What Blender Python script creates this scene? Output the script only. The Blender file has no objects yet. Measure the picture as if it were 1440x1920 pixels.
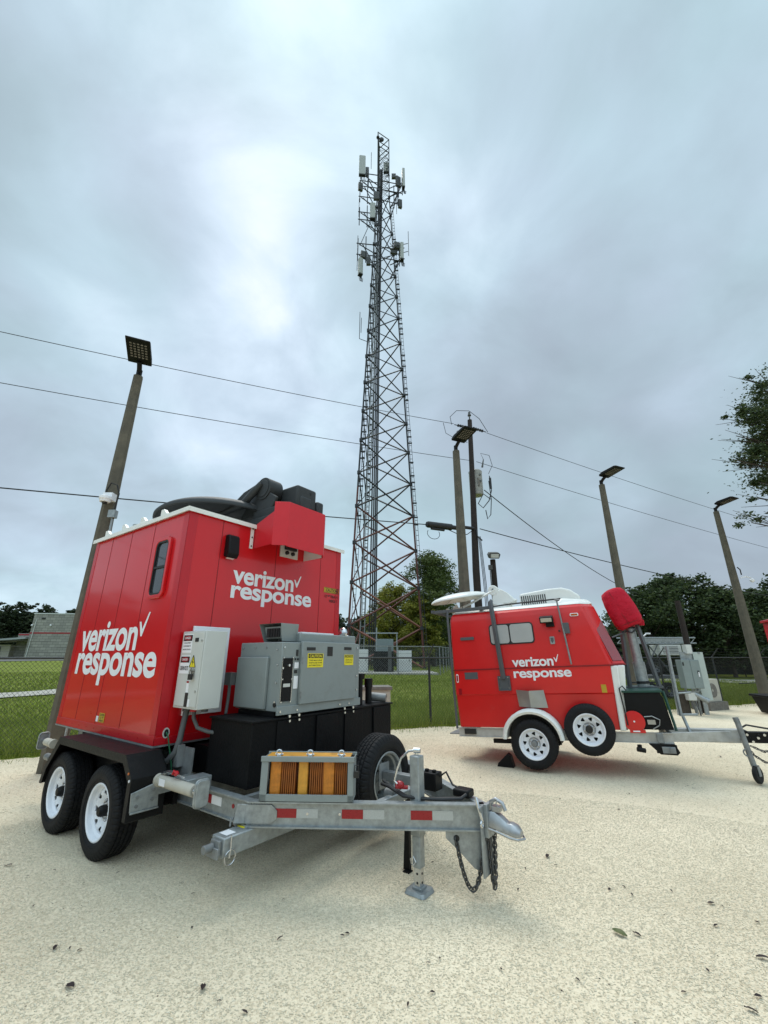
import bpy, math, random
import numpy as np
from mathutils import Matrix, Vector, Euler
R = math.radians
random.seed(7); rng = np.random.default_rng(11)
sc = bpy.context.scene
col = sc.collection

# ------------------------------------------------------------------ camera
cd = bpy.data.cameras.new('camera'); cam = bpy.data.objects.new('camera', cd); col.objects.link(cam)
cd.sensor_fit = 'VERTICAL'; cd.sensor_height = 36.0; cd.lens = 36.0*791.0/1920.0
cd.clip_start = 0.05; cd.clip_end = 6000
cam.location = (0, 0, 1.65); cam.rotation_euler = (R(90)+0.3312, 0, 0)
sc.camera = cam

# ------------------------------------------------------------------ overcast sky
SUN_EL, SUN_AZ = 62, 20          # azimuth in degrees to the left of +Y
sun_dir = Vector((-math.sin(R(SUN_AZ))*math.cos(R(SUN_EL)), math.cos(R(SUN_AZ))*math.cos(R(SUN_EL)), math.sin(R(SUN_EL))))
w = bpy.data.worlds.new('World'); sc.world = w; w.use_nodes = True
nt = w.node_tree; nt.nodes.clear()
def N(t, **k):
    n = nt.nodes.new(t)
    for a, b in k.items(): setattr(n, a, b)
    return n
def L(a, b): nt.links.new(a, b)
def math_(op, a, b=None, c=None):
    n = N('ShaderNodeMath', operation=op)
    for i, x in enumerate((a, b, c)):
        if x is None: continue
        if isinstance(x, (int, float)): n.inputs[i].default_value = x
        else: L(x, n.inputs[i])
    return n.outputs[0]
tc = N('ShaderNodeTexCoord'); sep = N('ShaderNodeSeparateXYZ'); L(tc.outputs['Generated'], sep.inputs[0])
zc = math_('MAXIMUM', sep.outputs[2], 0.0)
den = math_('ADD', zc, 0.42)
comb = N('ShaderNodeCombineXYZ'); L(math_('DIVIDE', sep.outputs[0], den), comb.inputs[0]); L(math_('DIVIDE', sep.outputs[1], den), comb.inputs[1]); comb.inputs[2].default_value = 2.3
n1 = N('ShaderNodeTexNoise'); n1.inputs['Scale'].default_value = 1.15; n1.inputs['Detail'].default_value = 5; n1.inputs['Roughness'].default_value = 0.42; n1.inputs['Distortion'].default_value = 0.25
L(comb.outputs[0], n1.inputs['Vector'])
n2 = N('ShaderNodeTexNoise'); n2.inputs['Scale'].default_value = 3.4; n2.inputs['Detail'].default_value = 7; n2.inputs['Roughness'].default_value = 0.54; n2.inputs['Distortion'].default_value = 0.35
L(comb.outputs[0], n2.inputs['Vector'])
n3 = N('ShaderNodeTexNoise'); n3.inputs['Scale'].default_value = 1.9; n3.inputs['Detail'].default_value = 3
L(comb.outputs[0], n3.inputs['Vector'])
def lobe(d, width, amp):
    dp = N('ShaderNodeVectorMath', operation='DOT_PRODUCT'); L(tc.outputs['Generated'], dp.inputs[0]); v = Vector(d).normalized(); dp.inputs[1].default_value = v
    mr = N('ShaderNodeMapRange', interpolation_type='SMOOTHERSTEP'); L(dp.outputs['Value'], mr.inputs[0])
    mr.inputs[1].default_value = math.cos(R(width)); mr.inputs[2].default_value = 1.0; mr.inputs[3].default_value = 0; mr.inputs[4].default_value = amp
    return mr.outputs[0]
# brightness field of the cloud deck: thin bright openings and thicker grey banks
b = math_('MULTIPLY_ADD', n1.outputs[0], 1.15, -0.10)
b = math_('ADD', b, math_('MULTIPLY_ADD', n2.outputs[0], 0.68, -0.34))
for d, wd, a in (((-0.22, 0.63, 0.74), 34, 0.22), ((-0.235, 0.60, 0.765), 12, 0.14), ((-0.23, 0.70, 0.68), 13, 0.16), ((-0.10, 0.66, 0.74), 10, -0.18), ((-0.38, 0.60, 0.70), 12, -0.10), ((0.432, 0.833, 0.346), 9, 0.22), ((-0.02, 0.5, 0.86), 30, 0.10),
                 ((-0.52, 0.55, 0.63), 22, -0.12), ((0.35, 0.62, 0.66), 42, -0.05), ((0.60, 0.76, 0.20), 26, -0.15), ((0.30, 0.90, 0.22), 24, -0.12), ((0.68, 0.63, 0.42), 14, 0.12), ((-0.12, -0.3, 0.94), 50, 0.25)):
    lo = lobe(d, wd, a)
    b = math_('ADD', b, math_('MULTIPLY', lo, math_('MULTIPLY_ADD', n2.outputs[0], 1.6, 0.2)))
cr = N('ShaderNodeValToRGB'); L(b, cr.inputs[0]); e = cr.color_ramp
e.elements[0].position = 0.02; e.elements[0].color = (0.265, 0.325, 0.365, 1)
e.elements[1].position = 1.0; e.elements[1].color = (0.76, 0.85, 0.90, 1)
k = e.elements.new(0.34); k.color = (0.355, 0.45, 0.505, 1)
k = e.elements.new(0.52); k.color = (0.43, 0.55, 0.625, 1)
k = e.elements.new(0.72); k.color = (0.555, 0.69, 0.77, 1)
hs = N('ShaderNodeMix', data_type='RGBA', blend_type='MULTIPLY'); hs.inputs[0].default_value = 1.0
tint = N('ShaderNodeValToRGB'); L(n3.outputs[0], tint.inputs[0]); tint.color_ramp.elements[0].position = .38; tint.color_ramp.elements[0].color = (0.95, 1.0, 0.99, 1); tint.color_ramp.elements[1].position = .62; tint.color_ramp.elements[1].color = (1.02, 0.985, 1.03, 1)
L(cr.outputs[0], hs.inputs[6]); L(tint.outputs[0], hs.inputs[7])
bg1 = N('ShaderNodeBackground'); L(hs.outputs[2], bg1.inputs[0]); L(math_('MULTIPLY_ADD', lobe((0.0, -0.55, 0.83), 62, 1.0), 1.1, 1.09), bg1.inputs[1])
sky = N('ShaderNodeTexSky', sky_type='NISHITA'); sky.sun_disc = False; sky.sun_elevation = R(SUN_EL); sky.sun_rotation = R(-SUN_AZ)
bg2 = N('ShaderNodeBackground'); L(sky.outputs[0], bg2.inputs[0]); bg2.inputs[1].default_value = 0.08
mx = N('ShaderNodeMixShader'); mx.inputs[0].default_value = 0.08; L(bg1.outputs[0], mx.inputs[1]); L(bg2.outputs[0], mx.inputs[2])
wo = N('ShaderNodeOutputWorld'); L(mx.outputs[0], wo.inputs[0])

sd = bpy.data.lights.new('sun', 'SUN'); sun = bpy.data.objects.new('sun', sd); col.objects.link(sun)
sd.energy = 1.5; sd.angle = R(30); sd.color = (1.0, 0.955, 0.88)
sun.rotation_euler = (-sun_dir).to_track_quat('-Z', 'Y').to_euler()
vs = sc.view_settings; vs.view_transform = 'Standard'; vs.look = 'None'; vs.gamma = 1.0; vs.exposure = 0.30; vs.use_curve_mapping = False

# ------------------------------------------------------------------ materials
def mat(name, base, rough=0.5, metal=0.0, amt=0.12, scale=6.0, bump=0.0, bscale=60.0, coat=0.0, dark=None, dscale=3.0, dthr=(0.55, 0.75), spec=0.5, dirt=0.0):
    m = bpy.data.materials.new(name); m.use_nodes = True; t = m.node_tree; p = t.nodes['Principled BSDF']
    p.inputs['Roughness'].default_value = rough; p.inputs['Metallic'].default_value = metal; p.inputs['Specular IOR Level'].default_value = spec
    if coat: p.inputs['Coat Weight'].default_value = coat; p.inputs['Coat Roughness'].default_value = 0.07
    c = t.nodes.new('ShaderNodeTexCoord')
    n = t.nodes.new('ShaderNodeTexNoise'); n.inputs['Scale'].default_value = scale; n.inputs['Detail'].default_value = 6; n.inputs['Roughness'].default_value = 0.6
    t.links.new(c.outputs['Object'], n.inputs['Vector'])
    r = t.nodes.new('ShaderNodeValToRGB'); t.links.new(n.outputs[0], r.inputs[0])
    r.color_ramp.elements[0].position = .3; r.color_ramp.elements[1].position = .7
    r.color_ramp.elements[0].color = tuple(x*(1-amt) for x in base)+(1,); r.color_ramp.elements[1].color = tuple(min(1, x*(1+amt)) for x in base)+(1,)
    out = r.outputs[0]
    if dark:
        n2 = t.nodes.new('ShaderNodeTexNoise'); n2.inputs['Scale'].default_value = dscale; n2.inputs['Detail'].default_value = 8; n2.inputs['Roughness'].default_value = 0.7
        t.links.new(c.outputs['Object'], n2.inputs['Vector'])
        r2 = t.nodes.new('ShaderNodeValToRGB'); t.links.new(n2.outputs[0], r2.inputs[0]); r2.color_ramp.elements[0].position = dthr[0]; r2.color_ramp.elements[1].position = dthr[1]
        mi = t.nodes.new('ShaderNodeMix'); mi.data_type = 'RGBA'; t.links.new(r2.outputs[0], mi.inputs[0]); t.links.new(out, mi.inputs[6]); mi.inputs[7].default_value = tuple(dark)+(1,)
        out = mi.outputs[2]
    t.links.new(out, p.inputs['Base Color'])
    rr = t.nodes.new('ShaderNodeMapRange'); t.links.new(n.outputs[0], rr.inputs[0]); rr.inputs[3].default_value = max(0, rough-0.08); rr.inputs[4].default_value = min(1, rough+0.08); t.links.new(rr.outputs[0], p.inputs['Roughness'])
    if bump:
        nb = t.nodes.new('ShaderNodeTexNoise'); nb.inputs['Scale'].default_value = bscale; nb.inputs['Detail'].default_value = 3
        t.links.new(c.outputs['Object'], nb.inputs['Vector'])
        bp = t.nodes.new('ShaderNodeBump'); bp.inputs['Strength'].default_value = bump; bp.inputs['Distance'].default_value = 0.01
        t.links.new(nb.outputs[0], bp.inputs['Height']); t.links.new(bp.outputs[0], p.inputs['Normal'])
    return m
M = {}
M['red'] = mat('red_paint', (0.60, 0.008, 0.012), 0.30, amt=0.04, scale=1.5, bump=0.05, bscale=4, coat=.4, spec=.35, dark=(0.52, 0.008, 0.013), dscale=2.2, dthr=(.6, .95))
M['red_trim'] = mat('red_trim_paint', (0.50, 0.006, 0.014), 0.33, amt=0.05)
M['red_matt'] = mat('red_sheet_paint', (0.60, 0.012, 0.022), 0.42, amt=0.04, bump=0.05, bscale=300)
M['red_fibre'] = mat('red_fibreglass', (0.64, 0.014, 0.013), 0.33, amt=0.06, scale=2.0, bump=0.12, bscale=5, coat=0.1, dark=(0.58, 0.05, 0.05), dscale=3.5, dthr=(.6, .9))
M['seam'] = mat('dark_red_seam', (0.20, 0.004, 0.006), 0.6)
M['red_cloth'] = mat('red_padded_cloth', (0.47, 0.008, 0.026), 0.8, amt=0.12, bump=0.8, bscale=9, spec=.3)
M['red_cloth'].node_tree.nodes['Bump'].inputs['Distance'].default_value = .04
M['grey'] = mat('grey_enamel', (0.235, 0.265, 0.262), 0.42, amt=0.04, scale=3, bump=0.08, bscale=250, dark=(0.185, 0.20, 0.19), dscale=6, dthr=(.5, .85))
M['greydark'] = mat('dark_grey_paint', (0.085, 0.092, 0.098), 0.5, amt=0.08)
M['cabinet'] = mat('light_grey_enamel', (0.56, 0.57, 0.54), 0.4, amt=0.03, bump=0.04, bscale=200)
M['white'] = mat('white_gelcoat', (0.78, 0.78, 0.74), 0.35, amt=0.04, scale=3, dark=(0.60, 0.58, 0.50), dscale=5, dthr=(.58, .85))
M['white_rim'] = mat('white_rim_enamel', (0.80, 0.82, 0.86), 0.35, amt=0.03, dark=(.5, .45, .38), dscale=14, dthr=(.68, .9))
M['decal'] = mat('white_vinyl', (0.82, 0.82, 0.84), 0.4, amt=0.02)
M['galv'] = mat('galvanised_steel', (0.33, 0.355, 0.36), 0.45, 0.55, amt=0.22, scale=22, bump=0.08, bscale=90, dark=(0.26, 0.26, 0.24), dscale=5, dthr=(.52, .8))
M['galvd'] = mat('dull_galvanised_steel', (0.24, 0.25, 0.25), 0.55, 0.4, amt=0.25, scale=9, dark=(0.12, 0.10, 0.08), dscale=5, dthr=(.6, .85))
M['alu'] = mat('weathered_aluminium', (0.48, 0.48, 0.46), 0.45, 0.4, amt=0.15, scale=9, dark=(0.30, 0.28, 0.24), dscale=4, dthr=(.5, .8))
M['chrome'] = mat('zinc_plated_steel', (0.62, 0.63, 0.64), 0.22, 0.95, amt=0.08, scale=10, bump=.1, bscale=20)
M['zinc'] = mat('dull_zinc_casting', (0.40, 0.41, 0.42), 0.36, 0.75, amt=0.15, scale=10, bump=.1, bscale=20, dark=(.2, .2, .19), dscale=9, dthr=(.55, .8))
M['stainless'] = mat('brushed_stainless_steel', (0.42, 0.42, 0.40), 0.38, 0.8, amt=0.1)
M['black'] = mat('black_powder_coat', (0.006, 0.006, 0.0065), 0.5, amt=0.3, bump=0.25, bscale=60, spec=.22, dark=(0.02, 0.018, 0.016), dscale=4, dthr=(.55, .9))
M['tank'] = mat('black_textured_paint', (0.0045, 0.0045, 0.005), 0.6, amt=0.3, bump=0.5, bscale=40, spec=.18)
M['rubber'] = mat('tyre_rubber', (0.011, 0.011, 0.012), 0.68, amt=0.3, scale=12, bump=.2, bscale=70, dark=(0.022, 0.020, 0.018), dscale=7, dthr=(.55, .95), spec=.25)
M['dish'] = mat('dark_grey_composite', (0.028, 0.030, 0.031), 0.6, amt=0.15, bump=0.2, bscale=120)
M['glass'] = mat('dark_window_glass', (0.03, 0.035, 0.04), 0.04, amt=0.05, spec=.9)
M['blind'] = mat('pale_blind_behind_glass', (0.40, 0.41, 0.40), 0.55, amt=0.05, bump=.2, bscale=200, spec=.6)
M['orange'] = mat('orange_stained_wood', (0.55, 0.19, 0.018), 0.5, amt=0.25, scale=14, bump=.2, bscale=50, dark=(0.15, 0.05, 0.008), dscale=8, dthr=(.5, .8))
M['orange2'] = mat('pale_orange_stained_wood', (0.62, 0.29, 0.035), 0.5, amt=0.2, scale=14, bump=.2, bscale=50, dark=(0.25, 0.10, 0.015), dscale=8, dthr=(.55, .85))
M['concrete'] = mat('concrete', (0.115, 0.10, 0.072), 0.85, amt=0.22, scale=7, bump=0.5, bscale=40, dark=(0.075, 0.068, 0.052), dscale=2.5, dthr=(.45, .75))
M['wood'] = mat('creosoted_wood', (0.022, 0.014, 0.011), 0.85, amt=0.4, scale=8, bump=0.6, bscale=30)
M['tower'] = mat('weathered_tower_steel', (0.030, 0.032, 0.035), 0.6, 0.3, amt=0.3, scale=.6)
M['rust'] = mat('red_oxide_tower_steel', (0.12, 0.035, 0.026), 0.7, 0.0, amt=0.3, scale=2, dark=(0.06, 0.04, 0.035), dscale=2, dthr=(.5, .7))
M['rust2'] = mat('faded_red_tower_steel', (0.26, 0.10, 0.07), 0.7, 0.0, amt=0.3, scale=2, dark=(0.14, 0.08, 0.06), dscale=2, dthr=(.5, .7))
M['antenna'] = mat('pale_antenna_plastic', (0.34, 0.35, 0.32), 0.5, amt=0.05)
M['radio'] = mat('grey_radio_housing', (0.075, 0.078, 0.075), 0.6, amt=0.1)
M['cable'] = mat('black_cable', (0.012, 0.012, 0.013), 0.55, amt=0.2)
M['conduit'] = mat('grey_conduit', (0.10, 0.105, 0.105), 0.55, amt=0.1)
M['fence'] = mat('galvanised_fence_wire', (0.045, 0.048, 0.047), 0.6, 0.3, amt=0.2)
M['reflector_red'] = mat('red_reflective_tape', (0.30, 0.006, 0.012), 0.3, amt=0.2, scale=120)
M['reflector_white'] = mat('silver_reflective_tape', (0.44, 0.47, 0.48), 0.38, 0.4, amt=0.08, scale=120)
M['yellow'] = mat('yellow_label', (0.80, 0.66, 0.02), 0.5, amt=0.04)
M['dyellow'] = mat('faded_amber_label', (0.50, 0.33, 0.02), 0.5, amt=0.2)
M['ink'] = mat('black_ink', (0.012, 0.012, 0.012), 0.5, amt=0.05)
M['amber'] = mat('amber_lens', (0.45, 0.10, 0.01), 0.2, amt=0.1)
M['teal'] = mat('dark_green_steel', (0.010, 0.060, 0.045), 0.4, amt=0.2)
M['screen'] = mat('dark_green_windscreen_cloth', (0.006, 0.022, 0.018), 0.9, amt=0.3)
M['green'] = mat('green_wire', (0.01, 0.12, 0.05), 0.5)
M['barepanel'] = mat('pale_cabinet_paint', (0.42, 0.47, 0.44), 0.5, amt=0.05)
M['midpanel'] = mat('mid_grey_cabinet_paint', (0.20, 0.24, 0.235), 0.5, amt=0.06)
M['tankgrey'] = mat('weathered_transformer_paint', (0.34, 0.345, 0.33), 0.5, amt=0.1, dark=(.2, .19, .17), dscale=3)
M['nose_red'] = mat('dark_glossy_red_panel', (0.26, 0.006, 0.010), 0.18, amt=.1, coat=.6)
M['brown'] = mat('rust_orange_slats', (0.30, 0.085, 0.009), 0.6, amt=.3, scale=14)
M['beige'] = mat('beige_cabinet_paint', (0.47, 0.44, 0.37), 0.6, amt=0.08, dark=(.25, .22, .17), dscale=5)
M['weathered'] = mat('weathered_grey_lid', (0.17, 0.155, 0.135), 0.8, amt=0.3, scale=10)
M['chain'] = mat('dull_chain_steel', (0.10, 0.10, 0.10), 0.45, 0.7, amt=0.3, scale=40)
M['deadleaf'] = mat('dead_leaf', (0.020, 0.009, 0.008), 0.7, amt=0.4, scale=30)
M['greenleaf'] = mat('fallen_green_leaf', (0.085, 0.10, 0.025), 0.55, amt=0.3, scale=30)
M['asphalt'] = mat('asphalt', (0.10, 0.10, 0.10), 0.9, amt=0.2)
M['path'] = mat('pale_concrete_path', (0.36, 0.345, 0.30), 0.9, amt=0.25, scale=3)
M['carwhite'] = mat('white_car_paint', (0.75, 0.76, 0.78), 0.3, amt=0.03, coat=.3)
M['sheet'] = mat('black_plastic', (0.006, 0.006, 0.0065), 0.5, amt=0.2, spec=.2)
M['bark'] = mat('tree_bark', (0.055, 0.043, 0.032), 0.9, amt=0.4, scale=6, bump=.5, bscale=20)

def block_mat():
    m = mat('grey_split_block', (0.20, 0.195, 0.175), 0.9, amt=0.1); t = m.node_tree; p = t.nodes['Principled BSDF']
    c = t.nodes.new('ShaderNodeTexCoord'); mp = t.nodes.new('ShaderNodeMapping'); mp.inputs['Rotation'].default_value = (R(90), 0, 0); t.links.new(c.outputs['Object'], mp.inputs[0])
    br = t.nodes.new('ShaderNodeTexBrick'); br.inputs['Scale'].default_value = 1.0; br.inputs['Brick Width'].default_value = 1.2; br.inputs['Row Height'].default_value = 0.6; br.inputs['Mortar Size'].default_value = 0.03
    br.inputs['Color1'].default_value = (0.33, 0.315, 0.275, 1); br.inputs['Color2'].default_value = (0.24, 0.23, 0.205, 1); br.inputs['Mortar'].default_value = (0.12, 0.115, 0.1, 1)
    t.links.new(mp.outputs[0], br.inputs[0]); t.links.new(br.outputs[0], p.inputs['Base Color']); return m
M['block'] = block_mat()

def leaf_mat(name, c0, c1, c2):
    m = bpy.data.materials.new(name); m.use_nodes = True; t = m.node_tree; p = t.nodes['Principled BSDF']
    g = t.nodes.new('ShaderNodeNewGeometry'); r = t.nodes.new('ShaderNodeValToRGB'); t.links.new(g.outputs['Random Per Island'], r.inputs[0])
    r.color_ramp.elements[0].color = c0+(1,); r.color_ramp.elements[1].color = c2+(1,); k = r.color_ramp.elements.new(.5); k.color = c1+(1,)
    t.links.new(r.outputs[0], p.inputs['Base Color']); p.inputs['Roughness'].default_value = .6; p.inputs['Specular IOR Level'].default_value = .3
    tr = t.nodes.new('ShaderNodeBsdfTranslucent'); t.links.new(r.outputs[0], tr.inputs[0]); ms = t.nodes.new('ShaderNodeMixShader'); ms.inputs[0].default_value = .3
    o = t.nodes['Material Output']; t.links.new(p.outputs[0], ms.inputs[1]); t.links.new(tr.outputs[0], ms.inputs[2]); t.links.new(ms.outputs[0], o.inputs[0]); return m
M['leaf_dark'] = leaf_mat('dark_oak_foliage', (0.022, 0.038, 0.015), (0.044, 0.070, 0.024), (0.09, 0.12, 0.042))
M['leaf_mid'] = leaf_mat('mid_green_foliage', (0.045, 0.075, 0.018), (0.085, 0.12, 0.03), (0.15, 0.18, 0.05))
M['leaf_yel'] = leaf_mat('yellow_green_foliage', (0.12, 0.14, 0.02), (0.22, 0.23, 0.03), (0.34, 0.31, 0.06))
M['leaf_far'] = leaf_mat('distant_wood_foliage', (0.020, 0.031, 0.016), (0.034, 0.050, 0.023), (0.055, 0.074, 0.032))
M['blade'] = leaf_mat('grass_blades', (0.10, 0.15, 0.018), (0.18, 0.235, 0.030), (0.32, 0.33, 0.08))

def gravel_mat():
    m = bpy.data.materials.new('crushed_limestone'); m.use_nodes = True; t = m.node_tree; p = t.nodes['Principled BSDF']
    def n(ty, **k):
        x = t.nodes.new(ty)
        for a, b_ in k.items(): setattr(x, a, b_)
        return x
    c = n('ShaderNodeTexCoord')
    wn = n('ShaderNodeTexNoise'); wn.inputs['Scale'].default_value = 30; t.links.new(c.outputs['Object'], wn.inputs[0])
    ad = n('ShaderNodeVectorMath', operation='MULTIPLY_ADD'); t.links.new(wn.outputs['Color'], ad.inputs[0]); ad.inputs[1].default_value = (.018, .018, .018); t.links.new(c.outputs['Object'], ad.inputs[2])
    v1 = n('ShaderNodeTexVoronoi'); v1.inputs['Scale'].default_value = 85; t.links.new(ad.outputs[0], v1.inputs[0])
    v2 = n('ShaderNodeTexVoronoi'); v2.inputs['Scale'].default_value = 38; t.links.new(ad.outputs[0], v2.inputs[0])
    big = n('ShaderNodeTexNoise'); big.inputs['Scale'].default_value = .45; big.inputs['Detail'].default_value = 8; big.inputs['Roughness'].default_value = .62; t.links.new(c.outputs['Object'], big.inputs[0])
    r = n('ShaderNodeValToRGB'); t.links.new(big.outputs[0], r.inputs[0]); r.color_ramp.elements[0].position = .33; r.color_ramp.elements[1].position = .68
    r.color_ramp.elements[0].color = (.655, .56, .405, 1); r.color_ramp.elements[1].color = (.77, .675, .51, 1)
    sx = n('ShaderNodeSeparateColor'); t.links.new(v1.outputs['Color'], sx.inputs[0])
    r1 = n('ShaderNodeValToRGB'); t.links.new(sx.outputs[0], r1.inputs[0]); r1.color_ramp.elements[0].color = (.84, .83, .82, 1); r1.color_ramp.elements[1].color = (1.08, 1.08, 1.08, 1)
    k = r1.color_ramp.elements.new(.06); k.color = (.80, .78, .74, 1); k = r1.color_ramp.elements.new(.5); k.color = (1, 1, 1, 1)
    m1 = n('ShaderNodeMix', data_type='RGBA', blend_type='MULTIPLY'); m1.inputs[0].default_value = 1; t.links.new(r.outputs[0], m1.inputs[6]); t.links.new(r1.outputs[0], m1.inputs[7])
    fl = n('ShaderNodeTexNoise'); fl.inputs['Scale'].default_value = 26; fl.inputs['Detail'].default_value = 5; t.links.new(c.outputs['Object'], fl.inputs[0])
    r3 = n('ShaderNodeValToRGB'); t.links.new(fl.outputs[0], r3.inputs[0]); r3.color_ramp.elements[0].position = .74; r3.color_ramp.elements[1].position = .79
    m3 = n('ShaderNodeMix', data_type='RGBA'); t.links.new(r3.outputs[0], m3.inputs[0]); t.links.new(m1.outputs[2], m3.inputs[6]); m3.inputs[7].default_value = (.22, .18, .13, 1)
    t.links.new(m3.outputs[2], p.inputs['Base Color']); p.inputs['Roughness'].default_value = .95; p.inputs['Specular IOR Level'].default_value = .2
    h = n('ShaderNodeMath', operation='MULTIPLY_ADD'); t.links.new(v2.outputs['Distance'], h.inputs[0]); h.inputs[1].default_value = 1.3; t.links.new(v1.outputs['Distance'], h.inputs[2])
    iv = n('ShaderNodeMath', operation='MULTIPLY_ADD'); t.links.new(h.outputs[0], iv.inputs[0]); iv.inputs[1].default_value = -1; 
    bl = n('ShaderNodeTexNoise'); bl.inputs['Scale'].default_value = 5; bl.inputs['Detail'].default_value = 4; t.links.new(c.outputs['Object'], bl.inputs[0])
    b2 = n('ShaderNodeMath', operation='MULTIPLY'); t.links.new(bl.outputs[0], b2.inputs[0]); b2.inputs[1].default_value = 2.5; t.links.new(b2.outputs[0], iv.inputs[2])
    bp = n('ShaderNodeBump'); bp.inputs['Strength'].default_value = .75; bp.inputs['Distance'].default_value = .0070
    bs = n('ShaderNodeMapRange'); t.links.new(big.outputs[0], bs.inputs[0]); bs.inputs[1].default_value = .35; bs.inputs[2].default_value = .65; bs.inputs[3].default_value = .95; bs.inputs[4].default_value = .45; t.links.new(bs.outputs[0], bp.inputs['Strength']); t.links.new(iv.outputs[0], bp.inputs['Height']); t.links.new(bp.outputs[0], p.inputs['Normal'])
    return m
M['gravel'] = gravel_mat()
M['stone'] = mat('limestone_chips', (.70, .63, .475), .95, amt=.14, scale=3)
M['grass'] = mat('mown_grass', (0.135, 0.175, 0.022), 0.95, amt=0.35, scale=1.2, bump=1.0, bscale=30, dark=(0.18, 0.20, 0.045), dscale=.35, dthr=(.45, .65), spec=.1)

# ------------------------------------------------------------------ mesh builder
class MB:
    def __init__(s, m=None): s.v = []; s.f = []; s.m = m or Matrix.Identity(4)
    def add(s, vs_, fs):
        o = len(s.v); s.v += [tuple(s.m @ Vector(p)) for p in vs_]; s.f += [tuple(i+o for i in f) for f in fs]; return s
    def box(s, lo, hi, rot=None):
        x0, y0, z0 = lo; x1, y1, z1 = hi
        P = [Vector(p) for p in ((x0, y0, z0), (x1, y0, z0), (x1, y1, z0), (x0, y1, z0), (x0, y0, z1), (x1, y0, z1), (x1, y1, z1), (x0, y1, z1))]
        if rot is not None:
            c = Vector(((x0+x1)/2, (y0+y1)/2, (z0+z1)/2)); Rm = Euler(rot).to_matrix(); P = [c+Rm@(p-c) for p in P]
        return s.add(P, [(0, 3, 2, 1), (4, 5, 6, 7), (0, 1, 5, 4), (1, 2, 6, 5), (2, 3, 7, 6), (3, 0, 4, 7)])
    def prism(s, poly, a, b_, plane='xz'):
        n = len(poly)
        def P(p, q, c): return {'xz': (p, c, q), 'xy': (p, q, c), 'yz': (c, p, q)}[plane]
        vs_ = [P(p, q, a) for p, q in poly]+[P(p, q, b_) for p, q in poly]
        fs = [tuple(range(n)), tuple(range(2*n-1, n-1, -1))]+[(i, i+n, (i+1) % n+n, (i+1) % n) for i in range(n)]
        return s.add(vs_, fs)
    def tube(s, pts, r, n=8, closed=False, cap=True):
        pts = [Vector(p) for p in pts]; k = len(pts); rs = r if isinstance(r, (list, tuple)) else [r]*k
        T = []
        for i in range(k):
            if closed: t = pts[(i+1) % k]-pts[i-1]
            else: t = pts[min(i+1, k-1)]-pts[max(i-1, 0)]
            T.append(t.normalized() if t.length > 1e-9 else Vector((0, 0, 1)))
        a = T[0].orthogonal().normalized(); V = []
        for i in range(k):
            a = (a-T[i]*a.dot(T[i])); a = a.normalized() if a.length > 1e-6 else T[i].orthogonal().normalized(); b_ = T[i].cross(a)
            for j in range(n):
                q = 2*math.pi*(j+.5)/n; V.append(pts[i]+(a*math.cos(q)+b_*math.sin(q))*rs[i])
        F = []
        for i in range(k if closed else k-1):
            i2 = (i+1) % k
            for j in range(n): F.append((i*n+j, i*n+(j+1) % n, i2*n+(j+1) % n, i2*n+j))
        if cap and not closed: F.append(tuple(range(n-1, -1, -1))); F.append(tuple((k-1)*n+j for j in range(n)))
        return s.add(V, F)
    def cyl(s, p0, p1, r0, r1=None, n=16): return s.tube([p0, p1], [r0, r0 if r1 is None else r1], n)
    def lathe(s, prof, n=32, m=None, fn=None, cap=False):
        m = m or Matrix.Identity(4); V = []
        for i in range(n):
            q = 2*math.pi*i/n
            for j, (r, z) in enumerate(prof):
                if fn: r, z = fn(i, j, r, z)
                V.append(m @ Vector((r*math.cos(q), r*math.sin(q), z)))
        k = len(prof); F = [(i*k+j, ((i+1) % n)*k+j, ((i+1) % n)*k+j+1, i*k+j+1) for i in range(n) for j in range(k-1)]
        if cap: F.append(tuple(i*k for i in range(n))[::-1]); F.append(tuple(i*k+k-1 for i in range(n)))
        return s.add(V, F)
    def ball(s, c, r, n=16, sx=1, sy=1, sz=1):
        prof = [(r*math.sin(math.pi*i/8)+1e-5, -r*math.cos(math.pi*i/8)) for i in range(9)]
        return s.lathe(prof, n, Matrix.Translation(c) @ Matrix.Diagonal((sx, sy, sz, 1)))
    def loft(s, rings, caps=True):
        n = len(rings[0]); V = [p for r_ in rings for p in r_]; F = []
        for i in range(len(rings)-1):
            for j in range(n): F.append((i*n+j, i*n+(j+1) % n, (i+1)*n+(j+1) % n, (i+1)*n+j))
        if caps: F.append(tuple(range(n-1, -1, -1))); F.append(tuple((len(rings)-1)*n+j for j in range(n)))
        return s.add(V, F)
    def build(s, name, m, parent=None, smooth=True, bevel=0, seg=2, label=None, angle=38, fix=True):
        me = bpy.data.meshes.new(name); me.from_pydata(s.v, [], s.f); me.update()
        if fix:
            import bmesh
            bm = bmesh.new(); bm.from_mesh(me); bmesh.ops.recalc_face_normals(bm, faces=bm.faces); bm.to_mesh(me); bm.free()
        if smooth: me.shade_smooth(); me.set_sharp_from_angle(angle=R(angle))
        me.materials.append(M[m] if isinstance(m, str) else m)
        o = bpy.data.objects.new(name, me); col.objects.link(o)
        if parent: o.parent = parent
        if bevel:
            b_ = o.modifiers.new('bevel', 'BEVEL'); b_.width = bevel; b_.segments = seg; b_.limit_method = 'ANGLE'; b_.angle_limit = R(40)
        if label: o['label'] = label
        return o
def rrect(x0, y0, x1, y1, r, n=5):
    o = []
    for cx, cy, a in ((x1-r, y1-r, 0), (x0+r, y1-r, 90), (x0+r, y0+r, 180), (x1-r, y0+r, 270)):
        for i in range(n+1): q = R(a+90*i/n); o.append((cx+r*math.cos(q), cy+r*math.sin(q)))
    return o
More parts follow.
